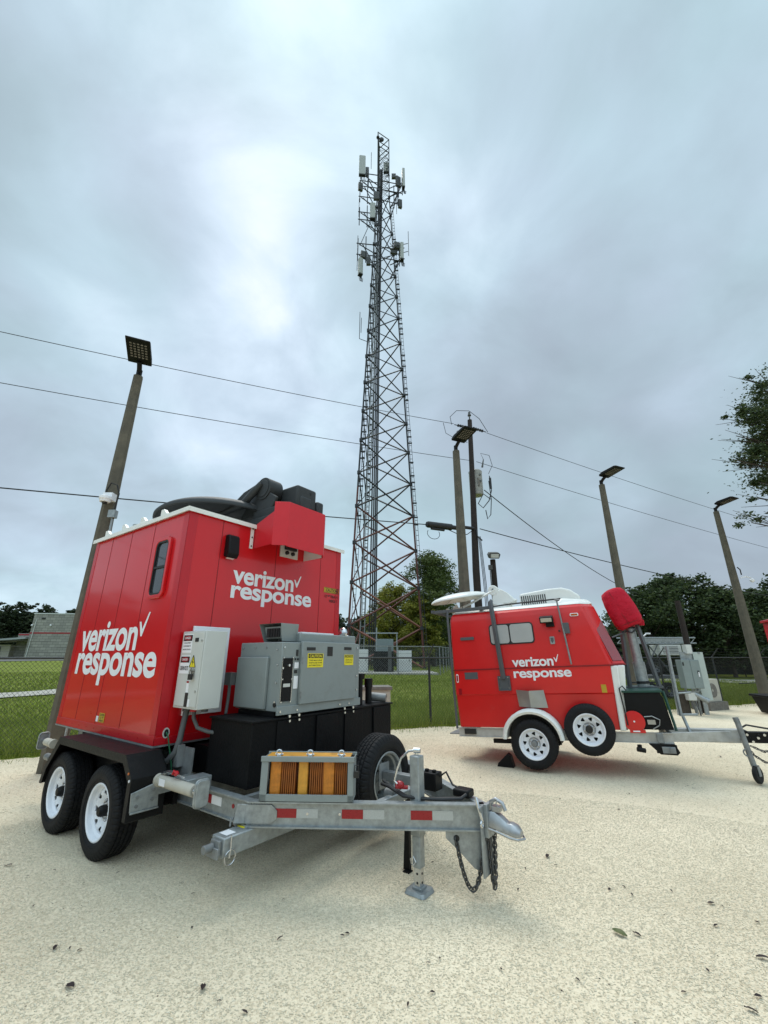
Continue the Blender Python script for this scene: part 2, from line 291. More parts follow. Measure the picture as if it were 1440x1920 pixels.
def tag(o, label=None, cat=None, group=None, kind=None):
    if label: o['label'] = label
    if cat: o['category'] = cat
    if group: o['group'] = group
    if kind: o['kind'] = kind
    return o
def empty(name, loc, rot=(0, 0, 0), label=None, cat=None, group=None):
    o = bpy.data.objects.new(name, None); col.objects.link(o); o.location = loc; o.rotation_euler = rot; o.empty_display_size = .2
    return tag(o, label, cat, group)
def copy_tree(o, parent=None):
    c = o.copy(); col.objects.link(c); c.parent = parent
    for ch in list(o.children): copy_tree(ch, c)
    return c
def fastmesh(name, V, F4, m, parent=None, smooth=False):
    V = np.asarray(V, np.float32).reshape(-1, 3); F4 = np.asarray(F4, np.int32); k = F4.shape[1]
    me = bpy.data.meshes.new(name); me.vertices.add(len(V)); me.vertices.foreach_set('co', V.ravel())
    me.loops.add(F4.size); me.loops.foreach_set('vertex_index', F4.ravel()); me.polygons.add(len(F4))
    me.polygons.foreach_set('loop_start', np.arange(0, F4.size, k, dtype=np.int32)); me.update(calc_edges=True); me.validate()
    me.materials.append(M[m]); o = bpy.data.objects.new(name, me); col.objects.link(o)
    if parent: o.parent = parent
    return o

def text(s, name, m, parent, box, plane, off, bold=0.0, italic=0.0, label=None, space=1.0):
    """lettering cut from thin vinyl, fitted to box=(a0,z0,a1,z1) on a vertical plane; plane '-y' (right=+x), '+x' (right=+y)"""
    cu = bpy.data.curves.new('txt', 'FONT'); cu.body = s; cu.offset = bold; cu.space_character = space; cu.align_x = 'LEFT'; cu.resolution_u = 6; cu.extrude = 0.0
    t = bpy.data.objects.new('txt', cu); col.objects.link(t)
    dg = bpy.context.evaluated_depsgraph_get(); dg.update(); ev = t.evaluated_get(dg); me = bpy.data.meshes.new_from_object(ev)
    co = np.zeros(len(me.vertices)*3, np.float32); me.vertices.foreach_get('co', co); co = co.reshape(-1, 3)
    a0, z0, a1, z1 = box; mn = co.min(0); mxx = co.max(0); u = (co[:, 0]-mn[0])/(mxx[0]-mn[0])*(a1-a0)+a0; v_ = (co[:, 1]-mn[1])/(mxx[1]-mn[1])*(z1-z0)+z0
    o3 = np.full_like(u, off)
    if plane == '-y': P = np.stack([u, o3, v_], 1)
    else: P = np.stack([o3, u, v_], 1)
    me.vertices.foreach_set('co', P.astype(np.float32).ravel()); me.update(); me.materials.clear(); me.materials.append(M[m]); me.name = name
    col.objects.unlink(t); bpy.data.objects.remove(t); bpy.data.curves.remove(cu)
    o = bpy.data.objects.new(name, me); col.objects.link(o); o.parent = parent
    if label: o['label'] = label
    return o
def tick(parent, box, plane, off):
    a0, z0, a1, z1 = box; w_ = a1-a0; h_ = z1-z0
    p = [(0, .62), (.19, .62), (.40, .30), (.86, 1.0), (1.0, 1.0), (.47, 0), (.33, 0)]
    pts = [(a0+x*w_, z0+y*h_) for x, y in p]
    mb = MB(); 
    if plane == '-y': mb.add([(x, off, z) for x, z in pts], [(0, 1, 2, 6), (6, 2, 5), (2, 3, 4, 5)])
    else: mb.add([(off, x, z) for x, z in pts], [(0, 1, 2, 6), (6, 2, 5), (2, 3, 4, 5)])
    return mb.build('check_mark', 'decal', parent, smooth=False)

# ------------------------------------------------------------------ terrain
FD = Vector((.9139, .406, 0)); FN = Vector((-.406, .9139, 0)); F0 = Vector((0, 11.26, 0))
def dist(x, y): return (x*FN.x+(y-11.26)*FN.y)
def hgt(x, y):
    d = dist(x, y); return 0.0 if d < 3 else min(1.35, 1.35*(d-3)/87.0)
def grid(name, u, v_, zf, m):
    V = []; F = []
    for a in u:
        for b_ in v_:
            p = F0+FD*a+FN*b_; V.append((p.x, p.y, zf(a, b_, p)))
    k = len(v_)
    for i in range(len(u)-1):
        for j in range(k-1): F.append((i*k+j, (i+1)*k+j, (i+1)*k+j+1, i*k+j+1))
    mb = MB(); mb.v = V; mb.f = F; o = mb.build(name, m, fix=True); o['kind'] = 'structure'; return o
us = list(np.linspace(-3000, -200, 8))+list(np.linspace(-150, 150, 51))+list(np.linspace(200, 3000, 8))
vv = [-300, -60, -20, -8, -1, 0, 1, 3, 5, 8, 12, 18, 25, 35, 45, 60, 75, 90, 120, 300, 3000]
grid('ground', us, vv, lambda a, d, p: (0.0 if d < 3 else min(1.35, 1.35*(d-3)/87.0))+(0.02*math.sin(a*.7)*math.sin(d*.5) if 4 < d < 80 else 0)-(0.02 if d < -.5 else 0.0), 'grass')
ug = np.concatenate([np.linspace(-60, -12, 9), np.arange(-11.8, 26, .12), np.linspace(27, 90, 12)])
def gedge(a): return -.12+.10*math.sin(a*2.1)+.07*math.sin(a*5.7+1)+.05*math.sin(a*13.3)+.03*random.uniform(-1, 1)
ge = [gedge(a) for a in ug]
mb = MB(); rows = [-60, -25, -12, -8, -5, -3, -1.5, -.7]
for i, a in enumerate(ug):
    for d in rows+[ge[i]]:
        p = F0+FD*a+FN*d; mb.v.append((p.x, p.y, 0.004))
k = len(rows)+1
for i in range(len(ug)-1):
    for j in range(k-1): mb.f.append((i*k+j, (i+1)*k+j, (i+1)*k+j+1, i*k+j+1))
o = mb.build('gravel_lot', 'gravel'); o['kind'] = 'structure'
# pale path crossing the field on the left, and the parking lot beyond
def strip(name, pts, wdt, m, dz):
    mb = MB(); pts = [Vector(p) for p in pts]; n = 24; q = []
    for i in range(n+1):
        s = i/n*(len(pts)-1); j = min(int(s), len(pts)-2); q.append(pts[j].lerp(pts[j+1], s-j))
    for i, p in enumerate(q):
        t = (q[min(i+1, n)]-q[max(i-1, 0)]).normalized(); nn = Vector((-t.y, t.x))
        for s in (-1, 1):
            e_ = p+nn*s*wdt*(.5+.10*math.sin(i*1.7+s)+.05*math.sin(i*4.1)); mb.v.append((e_.x, e_.y, hgt(e_.x, e_.y)+dz))
    mb.f = [(2*i, 2*i+1, 2*i+3, 2*i+2) for i in range(n)]
    o = mb.build(name, m); o['kind'] = 'structure'; return o
strip('path', [(-26, -2), (-17.4, 14.5), (-14.9, 19.2), (-13.0, 24.5), (-9, 36)], 2.2, 'path', .05)
strip('parking_lot', [(-170, 28), (-90, 62), (-20, 95)], 26, 'asphalt', .05)
strip('road', [(19, 33), (30, 28.5), (50, 20)], 4.5, 'path', .03)

# scattered loose chips on the gravel (uncountable)
def chips(n, r0, r1, smin, smax, seed):
    g = np.random.default_rng(seed); a = g.uniform(R(-52), R(50), n); rr = np.sqrt(g.uniform(r0*r0, r1*r1, n)); x = rr*np.sin(a); y = rr*np.cos(a)
    d = x*FN.x+(y-11.26)*FN.y; ok = (d < -.3) & (y > 1.5); x = x[ok]; y = y[ok]; n = len(x)
    base = np.array([(1, 0, 0), (0, 1, 0), (-1, 0, 0), (0, -1, 0), (0, 0, 1), (0, 0, -1)], float)
    s = g.uniform(smin, smax, n)[:, None, None]*g.uniform(.6, 1.25, (n, 6, 1)); V = base[None]*s
    V[:, :, 2] *= .55; th = g.uniform(0, 6.28, n); c, s_ = np.cos(th), np.sin(th)
    X = V[:, :, 0]*c[:, None]*1.25-V[:, :, 1]*s_[:, None]; Y = V[:, :, 0]*s_[:, None]*1.25+V[:, :, 1]*c[:, None]
    V = np.stack([X+x[:, None], Y+y[:, None], V[:, :, 2]+.005], 2)
    f = np.array([(0, 1, 4), (1, 2, 4), (2, 3, 4), (3, 0, 4), (1, 0, 5), (2, 1, 5), (3, 2, 5), (0, 3, 5)]); F = (f[None]+np.arange(n)[:, None, None]*6).reshape(-1, 3)
    return V.reshape(-1, 3), F
v1, f1 = chips(190000, 2.2, 6.5, .0022, .0062, 1); v2, f2 = chips(30000, 6.0, 13, .005, .010, 2)
_t = M['stone'].node_tree; _g = _t.nodes.new('ShaderNodeNewGeometry'); _r = _t.nodes.new('ShaderNodeValToRGB'); _t.links.new(_g.outputs['Random Per Island'], _r.inputs[0])
_r.color_ramp.elements[0].color = (.40, .35, .26, 1); _r.color_ramp.elements[1].color = (.80, .73, .58, 1); _k = _r.color_ramp.elements.new(.004); _k.color = (.52, .45, .33, 1); _r.color_ramp.elements[0].color = (.05, .035, .025, 1); _k = _r.color_ramp.elements.new(.12); _k.color = (.56, .50, .37, 1); _k = _r.color_ramp.elements.new(.7); _k.color = (.68, .61, .46, 1)
_t.links.new(_r.outputs[0], _t.nodes['Principled BSDF'].inputs['Base Color'])
o = fastmesh('gravel_chips', np.vstack([v1, v2]), np.vstack([f1, f2+len(v1)]), 'stone'); tag(o, 'loose pale limestone chips strewn over the gravel lot', 'gravel', kind='stuff')

# grass blades (uncountable)
def blades(n, u0, u1, d0, d1, h0, h1, wd, seed):
    g = np.random.default_rng(seed); u = g.uniform(u0, u1, n); d = d0+(d1-d0)*g.random(n)**1.3
    x = F0.x+FD.x*u+FN.x*d; y = F0.y+FD.y*u+FN.y*d; z = np.where(d < 3, 0, 1.35*(d-3)/87)
    th = g.uniform(0, 6.28, n); h = g.uniform(h0, h1, n); ln = g.normal(0, .35, (n, 2))*h[:, None]
    pd = np.abs((x+14.9)*.905-(y-19.2)*.43); kp = (pd > 1.25) | (x > -8); x, y, z, th, h, ln = x[kp], y[kp], z[kp], th[kp], h[kp], ln[kp]; n = len(x)
    dx = np.cos(th)*wd/2; dy = np.sin(th)*wd/2
    V = np.stack([np.stack([x-dx, y-dy, z-.01], 1), np.stack([x+dx, y+dy, z-.01], 1), np.stack([x+ln[:, 0], y+ln[:, 1], z+h], 1)], 1)
    return V.reshape(-1, 3), np.arange(3*n).reshape(-1, 3)
A_ = [blades(70000, -12, 8, -.15, 5, .05, .20, .012, 3), blades(50000, 6, 26, -.15, 4, .05, .20, .014, 4), blades(90000, -30, 30, 4, 16, .06, .16, .03, 5), blades(60000, -30, 30, 14, 34, .05, .13, .05, 8), blades(2500, -12, 26, -.25, .4, .10, .38, .014, 6), blades(1800, -12, 26, -.7, -.1, .03, .12, .010, 9)]
vs_, fs_, o_ = [], [], 0
for a, b_ in A_: vs_.append(a); fs_.append(b_+o_); o_ += len(a)
o = fastmesh('grass_blades', np.vstack(vs_), np.vstack(fs_), 'blade'); tag(o, 'rough green grass growing behind and along the chain link fence', 'grass', kind='stuff')

# ------------------------------------------------------------------ wheels
def tyre_mesh(Rr, Wd, rim, n=96):
    h = Wd/2; s = Rr-rim
    prof = [(rim, -h*.72), (rim+.012, -h*.86), (rim+.3*s, -h*1.0), (rim+.62*s, -h*1.0), (Rr-.030, -h*.92), (Rr-.008, -h*.80)]
    g = []
    for c in (-.48, -.16, .16, .48): g += [(Rr, h*(c-.05)), (Rr-.010, h*(c-.035)), (Rr-.010, h*(c+.035)), (Rr, h*(c+.05))]
    prof += [(Rr-.001, -h*.72)]+g+[(Rr-.001, h*.72)]+[(r_, -z) for r_, z in prof[::-1]]
    nn = n*3
    def fn(i, j, r_, z):
        m_ = abs(z)/h
        if .66 < m_ < .95 and r_ > Rr-.05: return (r_-(.010 if i % 6 == 0 else 0), z)
        if m_ < .66 and r_ > Rr-.005: return (r_-(.006 if (i+(j//4)*2) % 6 == 0 else 0), z)
        return (r_, z)
    return prof, nn, fn
def wheel(parent, name, mtx, Rr, Wd, rimr, kind, rimmat, hub=True):
    """outer face looks along +Z of mtx"""
    we = empty(name, (0, 0, 0)); we.parent = parent; we.matrix_local = mtx
    for kx in ('label', 'category'):
        if kx in we: del we[kx]
    prof, nn, fn = tyre_mesh(Rr, Wd, rimr); t = MB(); t.lathe(prof, nn, fn=fn); t.lathe([(rimr+.035, Wd*.43), (rimr+.040, Wd*.505), (rimr+.046, Wd*.43)], 64); t.lathe([(Rr-.06, Wd*.46), (Rr-.056, Wd*.505), (Rr-.05, Wd*.46)], 64); t.build('tyre', 'rubber', we, angle=50)
    h = Wd/2; r = MB()
    # rim barrel and lip
    lip = h*.80
    r.lathe([(rimr+.010, lip), (rimr+.012, lip+.010), (rimr+.002, lip+.013), (rimr-.010, lip+.004), (rimr-.014, lip-.03), (rimr-.030, lip-.045), (rimr-.034, lip-.075 if kind != 'deep' else -h*.55)], 64)
    dz = lip-.060 if kind != 'deep' else -h*.45
    r1 = rimr-.030; hr = .052
    if kind in ('round', 'wedge'):
        NS = 8; ri, ro = hr+.03, r1
        V = []; F = []
        for k in range(NS):
            a0 = 2*math.pi*k/NS; a1 = 2*math.pi*(k+1)/NS; am = (a0+a1)/2; rc = (ri+ro)*.5+.012; n_ = 24; o0 = len(V); O = []; I = []
            per = 6
            for i in range(per): O.append((ro, a0+(a1-a0)*i/per))
            for i in range(per): O.append((ro+(ri-ro)*i/per, a1))
            for i in range(per): O.append((ri, a1+(a0-a1)*i/per))
            for i in range(per): O.append((ri+(ro-ri)*i/per, a0))
            O = [(q*math.cos(w_), q*math.sin(w_)) for q, w_ in O]
            c = (rc*math.cos(am), rc*math.sin(am))
            for (x, y) in O:
                an = math.atan2(y-c[1], x-c[0])
                if kind == 'round': hrad = .024
                else:
                    la = an-am+ .5; hrad = .021/max(.62, math.cos(((la % (2*math.pi/3))-math.pi/3)))*.8+.004
                I.append((c[0]+hrad*math.cos(an), c[1]+hrad*math.sin(an)))
            zz = lambda x, y: dz+.028*(1-abs((math.hypot(x, y)-rc))/(ro-ri)*2)*1.0
            V += [(x, y, zz(x, y)) for x, y in O]+[(x, y, zz(x, y)) for x, y in I]+[(x, y, zz(x, y)-.006) for x, y in I]
            for i in range(n_):
                j = (i+1) % n_; F.append((o0+i, o0+j, o0+n_+j, o0+n_+i)); F.append((o0+n_+i, o0+n_+j, o0+2*n_+j, o0+2*n_+i))
        r.add(V, F)
        r.lathe([(ri, dz), (hr+.012, dz-.012), (hr, dz-.012), (hr-.006, dz-.03)], 48)
        b_ = MB(); b_.lathe([(hr+.02, dz-.004), (rimr-.034, dz-.004), (rimr-.034, dz-.03)], 40); b_.build('hole_shade_disc', 'tank', we)  # black disc close behind the vent holes stands in for the shade inside them
    else:
        r.lathe([(r1-.004, dz-.005), (r1-.03, dz+.02), (r1-.07, dz+.035), (hr+.01, dz+.02), (hr, dz+.02), (hr-.004, dz-.03)], 64)
        b_ = MB()
        for k in range(8):
            a = R(45*k+10); c = Vector((math.cos(a)*(r1-.045), math.sin(a)*(r1-.045), dz+.028)); b_.cyl(c, c+Vector((0, 0, .006)), .017, n=12)
        b_.build('vent_hole', 'ink', we)
    ro_ = r.build('rim', rimmat, we, angle=30)
    nb = MB(); cnt = 6 if kind != 'wedge' else 6
    for k in range(cnt):
        a = 2*math.pi*k/cnt+.2; c = Vector((math.cos(a)*.068, math.sin(a)*.068, dz-.008)); nb.cyl(c, c+Vector((0, 0, .022)), .0105, .009, n=6)
    nb.build('wheel_nut', 'chrome', we)
    if hub:
        c = MB(); c.lathe([(.046, dz-.02), (.045, dz+.035), (.038, dz+.055), (.034, dz+.058), (.032, dz+.062), (.001, dz+.064)], 24)
        c.build('hub', 'black' if kind == 'round' else 'galvd', we)
    return we
def WM(x, y, z, dirv, spin=0):
    d = Vector(dirv).normalized(); q = d.to_track_quat('Z', 'Y'); return Matrix.Translation((x, y, z)) @ q.to_matrix().to_4x4() @ Matrix.Rotation(spin, 4, 'Z')

# ================================================================== LARGE TRAILER
BT = empty('shelter_trailer', (-2.115, 4.352, 0), (0, 0, -.634), 'large red equipment shelter on a galvanised tandem axle trailer, dark dish folded on its roof', 'trailer')
HS = 3.17
b = MB(); b.box((-2.38, 0, .885), (0, 2.45, HS)); body = b.build('shelter_wall', 'red', BT, bevel=.014, seg=3)
for x in (-1.86, -1.31, -.73):
    MB().box((x-.0035, -.0022, .962), (x+.0035, .003, HS-.02)).build('panel_seam', 'seam', body, smooth=False)
for y in (.42, 1.22, 2.03):
    MB().box((-.003, y-.0035, .95), (.0022, y+.0035, HS-.02)).build('panel_seam', 'seam', body, smooth=False)
b = MB()
for (x0, y0, x1, y1) in ((-.10, -.004, .004, .002), (-.002, -.004, .004, .10), (-2.384, -.004, -2.29, .002), (-.002, 2.36, .004, 2.454), (-2.384, 2.448, -2.29, 2.454)):
    MB().box((x0, y0, .96), (x1, y1, HS-.005)).build('corner_trim', 'red_trim', body, bevel=.002)
b = MB(); b.box((-2.386, -.008, .878), (.008, .001, .958)); b.box((-.001, -.008, .878), (.008, 2.456, .944)); b.build('base_trim', 'red_trim', body, bevel=.003)
b = MB(); b.box((-2.39, -.010, .862), (.010, 2.46, .877)); b.build('base_edge', 'galvd', body)
b = MB()
for i in range(12): x = -2.3+i*.2; b.cyl((x, -.012, .918), (x, -.007, .918), .006, n=6)
for i in range(12): y = .1+i*.2; b.cyl((.007, y, .915), (.012, y, .915), .006, n=6)
b.build('rivet', 'red_trim', body)
# roof
b = MB(); b.prism([(-2.42, HS+.002), (-2.42, HS+.03), (-1.2, HS+.045), (.035, HS+.03), (.035, HS+.002)], -.035, 2.485, 'xz'); roof = b.build('roof', 'white', BT, bevel=.006)
b = MB(); b.box((-2.425, -.040, HS-.018), (.040, -.030, HS+.032)); b.box((.030, -.030, HS-.018), (.040, 2.49, HS+.032)); b.build('roof_edge', 'white', roof)
for x in (-.62, -1.12, -1.62, -2.12):
    q = MB(); q.prism([(x, HS+.03), (x+.13, HS+.03), (x+.13, HS+.06), (x+.06, HS+.12), (x, HS+.12)], -.02, .02, 'xz'); q.cyl((x+.04, -.022, HS+.085), (x+.04, -.018, HS+.085), .012); q.build('lifting_bracket', 'white', roof, bevel=.002)
q = MB()
for i in range(10):
    a = i*.63; q.tube([(-1.47+.05*math.cos(a), .12+.05*math.sin(a), HS+.04), (-1.47+.07*math.cos(a), .12+.07*math.sin(a), HS+.12)], .006, 6)
q.cyl((-1.47, .12, HS+.03), (-1.47, .12, HS+.10), .06); q.cyl((-1.47, .12, HS+.10), (-1.47, .12, HS+.12), .075)
q.build('roof_antenna', 'stainless', roof)
# window
b = MB(); o1 = rrect(-.605, 2.245, -.255, 2.925, .09); i1 = rrect(-.565, 2.285, -.295, 2.885, .06); n = len(o1)
V = [(x, -.002, z) for x, z in o1]+[(x, -.032, z) for x, z in o1]+[(x, -.032, z) for x, z in i1]+[(x, .0, z) for x, z in i1]
F = []
for s in range(3):
    for i in range(n): F.append((s*n+i, s*n+(i+1) % n, (s+1)*n+(i+1) % n, (s+1)*n+i))
win = b.add(V, F).build('window', 'red', BT, bevel=.006)
b = MB(); i2 = rrect(-.547, 2.303, -.313, 2.867, .045); n = len(i1)
V = [(x, -.020, z) for x, z in i1]+[(x, -.026, z) for x, z in i1]+[(x, -.026, z) for x, z in i2]+[(x, -.010, z) for x, z in i2]; F = []
for s in range(3):
    for i in range(n): F.append((s*n+i, s*n+(i+1) % n, (s+1)*n+(i+1) % n, (s+1)*n+i))
b.add(V, F); b.box((-.55, -.024, 2.575), (-.31, -.008, 2.60)); b.build('window_frame', 'ink', win)
MB().prism(i2, -.006, -.009, 'xz').build('pane', 'glass', win)
# lettering
text('verizon', 'lettering', 'decal', BT, (-2.18, 1.715, -.685, 2.055), '-y', -.0035, .026, space=.97)
tick(BT, (-.69, 1.86, -.48, 2.11), '-y', -.0035)
text('response', 'lettering', 'decal', BT, (-2.165, 1.345, -.185, 1.70), '-y', -.0035, .026, space=.97)
text('verizon', 'lettering', 'decal', BT, (.617, 2.455, 1.545, 2.662), '+x', .0035, .026, space=.97)
tick(BT, (1.55, 2.525, 1.675, 2.682), '+x', .0035)
text('response', 'lettering', 'decal', BT, (.615, 2.225, 1.88, 2.433), '+x', .0035, .026, space=.97)
q = MB().box((-1.23, -.004, .985), (-1.10, -.001, 1.075)).build('height_sticker', 'dyellow', BT, smooth=False)
text('CAUTION', 'lettering', 'ink', q, (-1.22, 1.045, -1.11, 1.068), '-y', -.005, .02); text("12' 9\"", 'lettering', 'ink', q, (-1.21, 1.018, -1.12, 1.038), '-y', -.005, .02); text('HEIGHT', 'lettering', 'ink', q, (-1.21, .993, -1.12, 1.010), '-y', -.005, .02)
q2 = MB().box((-1.30, -.004, .985), (-1.25, -.001, 1.04)).build('sticker', 'decal', BT, smooth=False)
q = MB().box((.001, 2.12, 2.525), (.004, 2.435, 2.60)).build('caution_sticker', 'dyellow', BT, smooth=False)
text('CAUTION', 'lettering', 'ink', q, (2.16, 2.542, 2.40, 2.585), '+x', .0055, .02)
text("12' 9\" TRAVEL", 'lettering', 'ink', BT, (2.14, 2.455, 2.43, 2.495), '+x', .004, .02); text('HEIGHT', 'lettering', 'ink', BT, (2.24, 2.395, 2.41, 2.435), '+x', .004, .02)
b = MB()
for i in range(14): b.prism([(2.13+i*.022, 2.590), (2.141+i*.022, 2.590), (2.151+i*.022, 2.599), (2.140+i*.022, 2.599)], .0045, .0055, 'yz'); b.prism([(2.13+i*.022, 2.526), (2.141+i*.022, 2.526), (2.151+i*.022, 2.535), (2.140+i*.022, 2.535)], .0045, .0055, 'yz')
b.build('hazard_stripe', 'ink', q, smooth=False)
# wall light
b = MB(); b.prism([(0, 2.74), (.07, 2.72), (.105, 2.77), (.085, 2.97), (.06, 2.995), (0, 2.995)], .465, .605, 'xz'); wl = b.build('wall_light', 'black', BT, bevel=.012, seg=3)
MB().box((.02, .49, 2.722), (.075, .58, 2.734), (0, R(-16), 0)).build('lens', 'white', wl)
# dish shroud
pl = [(0, .85), (.34, .86), (.47, .98), (.47, 1.60), (.36, 1.72), (0, 1.72)]
def wallstrip(mb, p, q, z0, z1, t=.012):
    p = Vector(p); q = Vector(q); d = (q-p).normalized(); nn = Vector((-d.y, d.x))*t
    mb.prism([tuple(p), tuple(q), tuple(q+nn), tuple(p+nn)], z0, z1, 'xy')
b = MB(); b.add([(0, .85, 2.905), (.34, .86, 2.92), (.34, .86, 3.33), (0, .85, 3.20), (0, .862, 2.905), (.34, .872, 2.92), (.34, .872, 3.33), (0, .862, 3.20)], [(0, 1, 2, 3), (7, 6, 5, 4), (0, 4, 5, 1), (3, 2, 6, 7), (1, 5, 6, 2), (0, 3, 7, 4)])
wallstrip(b, pl[1], pl[2], 2.905, 3.455); wallstrip(b, pl[2], pl[3], 2.895, 3.455); wallstrip(b, pl[3], pl[4], 2.895, 3.455); wallstrip(b, pl[4], pl[5], 2.90, 3.30)
sh = b.build('dish_shroud', 'red_matt', BT, bevel=.003)
b = MB(); wallstrip(b, (.345, 1.695), (.0, 1.70), 2.897, 3.2, .004); b.box((.46, 1.0, 2.9), (.464, 1.6, 3.44)); b.build('shroud_liner', 'white', sh)
b = MB(); b.box((.002, .795, 2.90), (.012, .84, 3.19)); b.build('mounting_strip', 'white', sh, bevel=.002)
b = MB()
for z in (2.93, 3.04, 3.15): b.cyl((.010, .818, z), (.017, .818, z), .010, n=8)
b.build('bolt', 'ink', sh)
b = MB(); b.box((0, .86, 3.205), (.34, .98, 3.235), (0, R(-20), 0)); b.build('shroud_rail', 'white', sh, bevel=.004)
b = MB(); b.box((.003, 1.27, 2.89), (.02, 1.57, 3.07)); ip = b.build('inlet_plate', 'cabinet', BT, bevel=.003)
b = MB(); b.box((.02, 1.33, 2.99), (.06, 1.52, 3.05)); b.cyl((.02, 1.37, 2.95), (.05, 1.37, 2.95), .025); b.cyl((.02, 1.47, 2.95), (.05, 1.47, 2.95), .025); b.build('socket', 'ink', ip, bevel=.003)
# folded dish
DT = Matrix.Translation((-1.10, 1.10, 3.44)) @ Matrix.Rotation(R(-3), 4, 'Y') @ Matrix.Rotation(R(-3), 4, 'X')
dishe = empty('satellite_dish', (0, 0, 0)); dishe.parent = BT
b = MB(DT); pr = [(.93*math.sin(t), .22*(math.cos(t)-math.cos(R(80)))/(1-math.cos(R(80)))+.03) for t in np.linspace(0.001, R(80), 14)]; rs = .93*math.sin(R(80))
pr2 = [(r_, z) for r_, z in pr]+[(rs, .0), (rs-.012, -.012), (rs-.03, .0)]+[(r_*.97, z-.025) for r_, z in pr[::-1]]
b.lathe(pr2, 72); b.build('reflector', 'dish', dishe, angle=40)
b = MB(); b.box((-.40, .92, HS+.03), (.40, 1.48, HS+.17)); b.box((-.25, .98, HS+.17), (.38, 1.42, HS+.30)); b.build('turntable', 'dish', dishe, bevel=.02)
b = MB(); b.prism([(-.55, 3.42), (.10, 3.46), (.18, 3.60), (.02, 3.70), (-.04, 3.78), (-.20, 3.78), (-.42, 3.60)], 1.00, 1.04, 'xz'); b.prism([(-.55, 3.42), (.10, 3.46), (.18, 3.60), (.02, 3.70), (-.04, 3.78), (-.20, 3.78), (-.42, 3.60)], 1.26, 1.30, 'xz'); b.box((-.3, 1.04, 3.46), (.05, 1.26, 3.6)); b.build('elevation_bracket', 'dish', dishe, bevel=.012)
b = MB(); b.cyl((-.10, .985, 3.77), (-.10, 1.20, 3.77), .155, n=40); b.cyl((-.10, .975, 3.77), (-.10, .985, 3.77), .12, n=32); b.build('elevation_drum', 'dish', dishe, bevel=.008)
b = MB(); b.prism([(-1.05, 3.62), (-.85, 3.74), (-.62, 3.86), (-.30, 3.93), (-.12, 3.86), (-.20, 3.70), (-.55, 3.60)], 1.05, 1.25, 'xz'); b.build('boom', 'dish', dishe, bevel=.02)
b = MB(); b.tube([(-.12, .97, 3.84), (-.22, .93, 3.72), (-.38, .90, 3.58), (-.62, .80, 3.48), (-.95, .72, 3.46)], [.04, .05, .05, .04, .03], 10); b.build('side_arm', 'dish', dishe)
b = MB(); b.box((.02, 1.20, 3.50), (.34, 1.55, 3.80)); b.box((.12, 1.55, 3.48), (.36, 1.68, 3.66)); b.box((.30, 1.25, 3.48), (.36, 1.45, 3.66)); hb = b.build('motor_housing', 'dish', dishe, bevel=.03, seg=3)
b = MB(); b.cyl((.341, 1.44, 3.73), (.345, 1.44, 3.73), .022, n=4); b.build('plug', 'ink', hb)

# electrical cabinet on the front wall
ec = empty('electrical_cabinet', (0, 0, 0)); ec.parent = BT
b = MB(); b.box((.006, .22, 1.11), (.034, .645, 1.955)); b.build('back_plate', 'decal', ec, bevel=.004)
b = MB(); b.box((.034, .112, 1.195), (.44, .345, 1.892)); b.box((.034, .345, 1.195), (.30, .44, 1.885)); cb = b.build('cabinet_box', 'cabinet', ec, bevel=.006)
b = MB(); b.box((.06, .104, 1.215), (.425, .1115, 1.878)); b.build('cabinet_door', 'cabinet', ec, bevel=.003)
b = MB(); b.box((.30, .096, 1.49), (.345, .103, 1.54)); b.cyl((.335, .07, 1.535), (.335, .10, 1.535), .012); b.build('latch', 'stainless', ec)
b = MB(); b.box((.305, .062, 1.45), (.352, .085, 1.50)); b.tube([(.315, .073, 1.50), (.315, .073, 1.535), (.33, .073, 1.55), (.343, .073, 1.535), (.343, .073, 1.50)], .004, 6); b.build('padlock', 'ink', ec, bevel=.004)
b = MB(); b.box((.285, .098, 1.79), (.34, .103, 1.825)); b.build('indicator', 'ink', ec)
def sticker(x0, z0, x1, z1, m, lines, y=.102, parent=ec, nm='sticker'):
    q = MB().box((x0, y, z0), (x1, y+.0015, z1)).build(nm, m, parent, smooth=False)
    for (s, a0, b0, a1, b1, mm) in lines: text(s, 'lettering', mm, q, (x0+(x1-x0)*a0, z0+(z1-z0)*b0, x0+(x1-x0)*a1, z0+(z1-z0)*b1), '-y', y-.0015, .02)
    return q
q = sticker(.075, 1.69, .235, 1.865, 'decal', [('THIS EQUIPMENT', .1, .48, .9, .55, 'ink'), ('IS POWERED BY', .1, .32, .9, .39, 'ink'), ('MULTIPLE SOURCES', .08, .14, .92, .21, 'ink')], nm='danger_sticker')
b = MB().box((.08, .100, 1.80), (.23, .1018, 1.855)).build('danger_plate', 'ink', q); b = MB().prism([(.155+.065*math.cos(t), 1.828+.022*math.sin(t)) for t in np.linspace(0, 6.28, 24, endpoint=False)], .0985, .0995, 'xz').build('danger_plate', 'reflector_red', q); text('DANGER', 'lettering', 'decal', q, (.108, 1.817, .202, 1.839), '-y', .0975, .02)
q = sticker(.075, 1.50, .235, 1.665, 'decal', [('120/240 VOLTS', .06, .18, .94, .42, 'ink')], nm='danger_sticker')
b = MB().box((.08, .100, 1.60), (.23, .1018, 1.655)).build('danger_plate', 'ink', q); b = MB().prism([(.155+.065*math.cos(t), 1.628+.022*math.sin(t)) for t in np.linspace(0, 6.28, 24, endpoint=False)], .0985, .0995, 'xz').build('danger_plate', 'reflector_red', q); text('DANGER', 'lettering', 'decal', q, (.108, 1.617, .202, 1.639), '-y', .0975, .02)
q = MB().prism([(.245, 1.56), (.345, 1.56), (.295, 1.665)], .100, .1025, 'xz').build('shock_warning_sticker', 'yellow', ec)
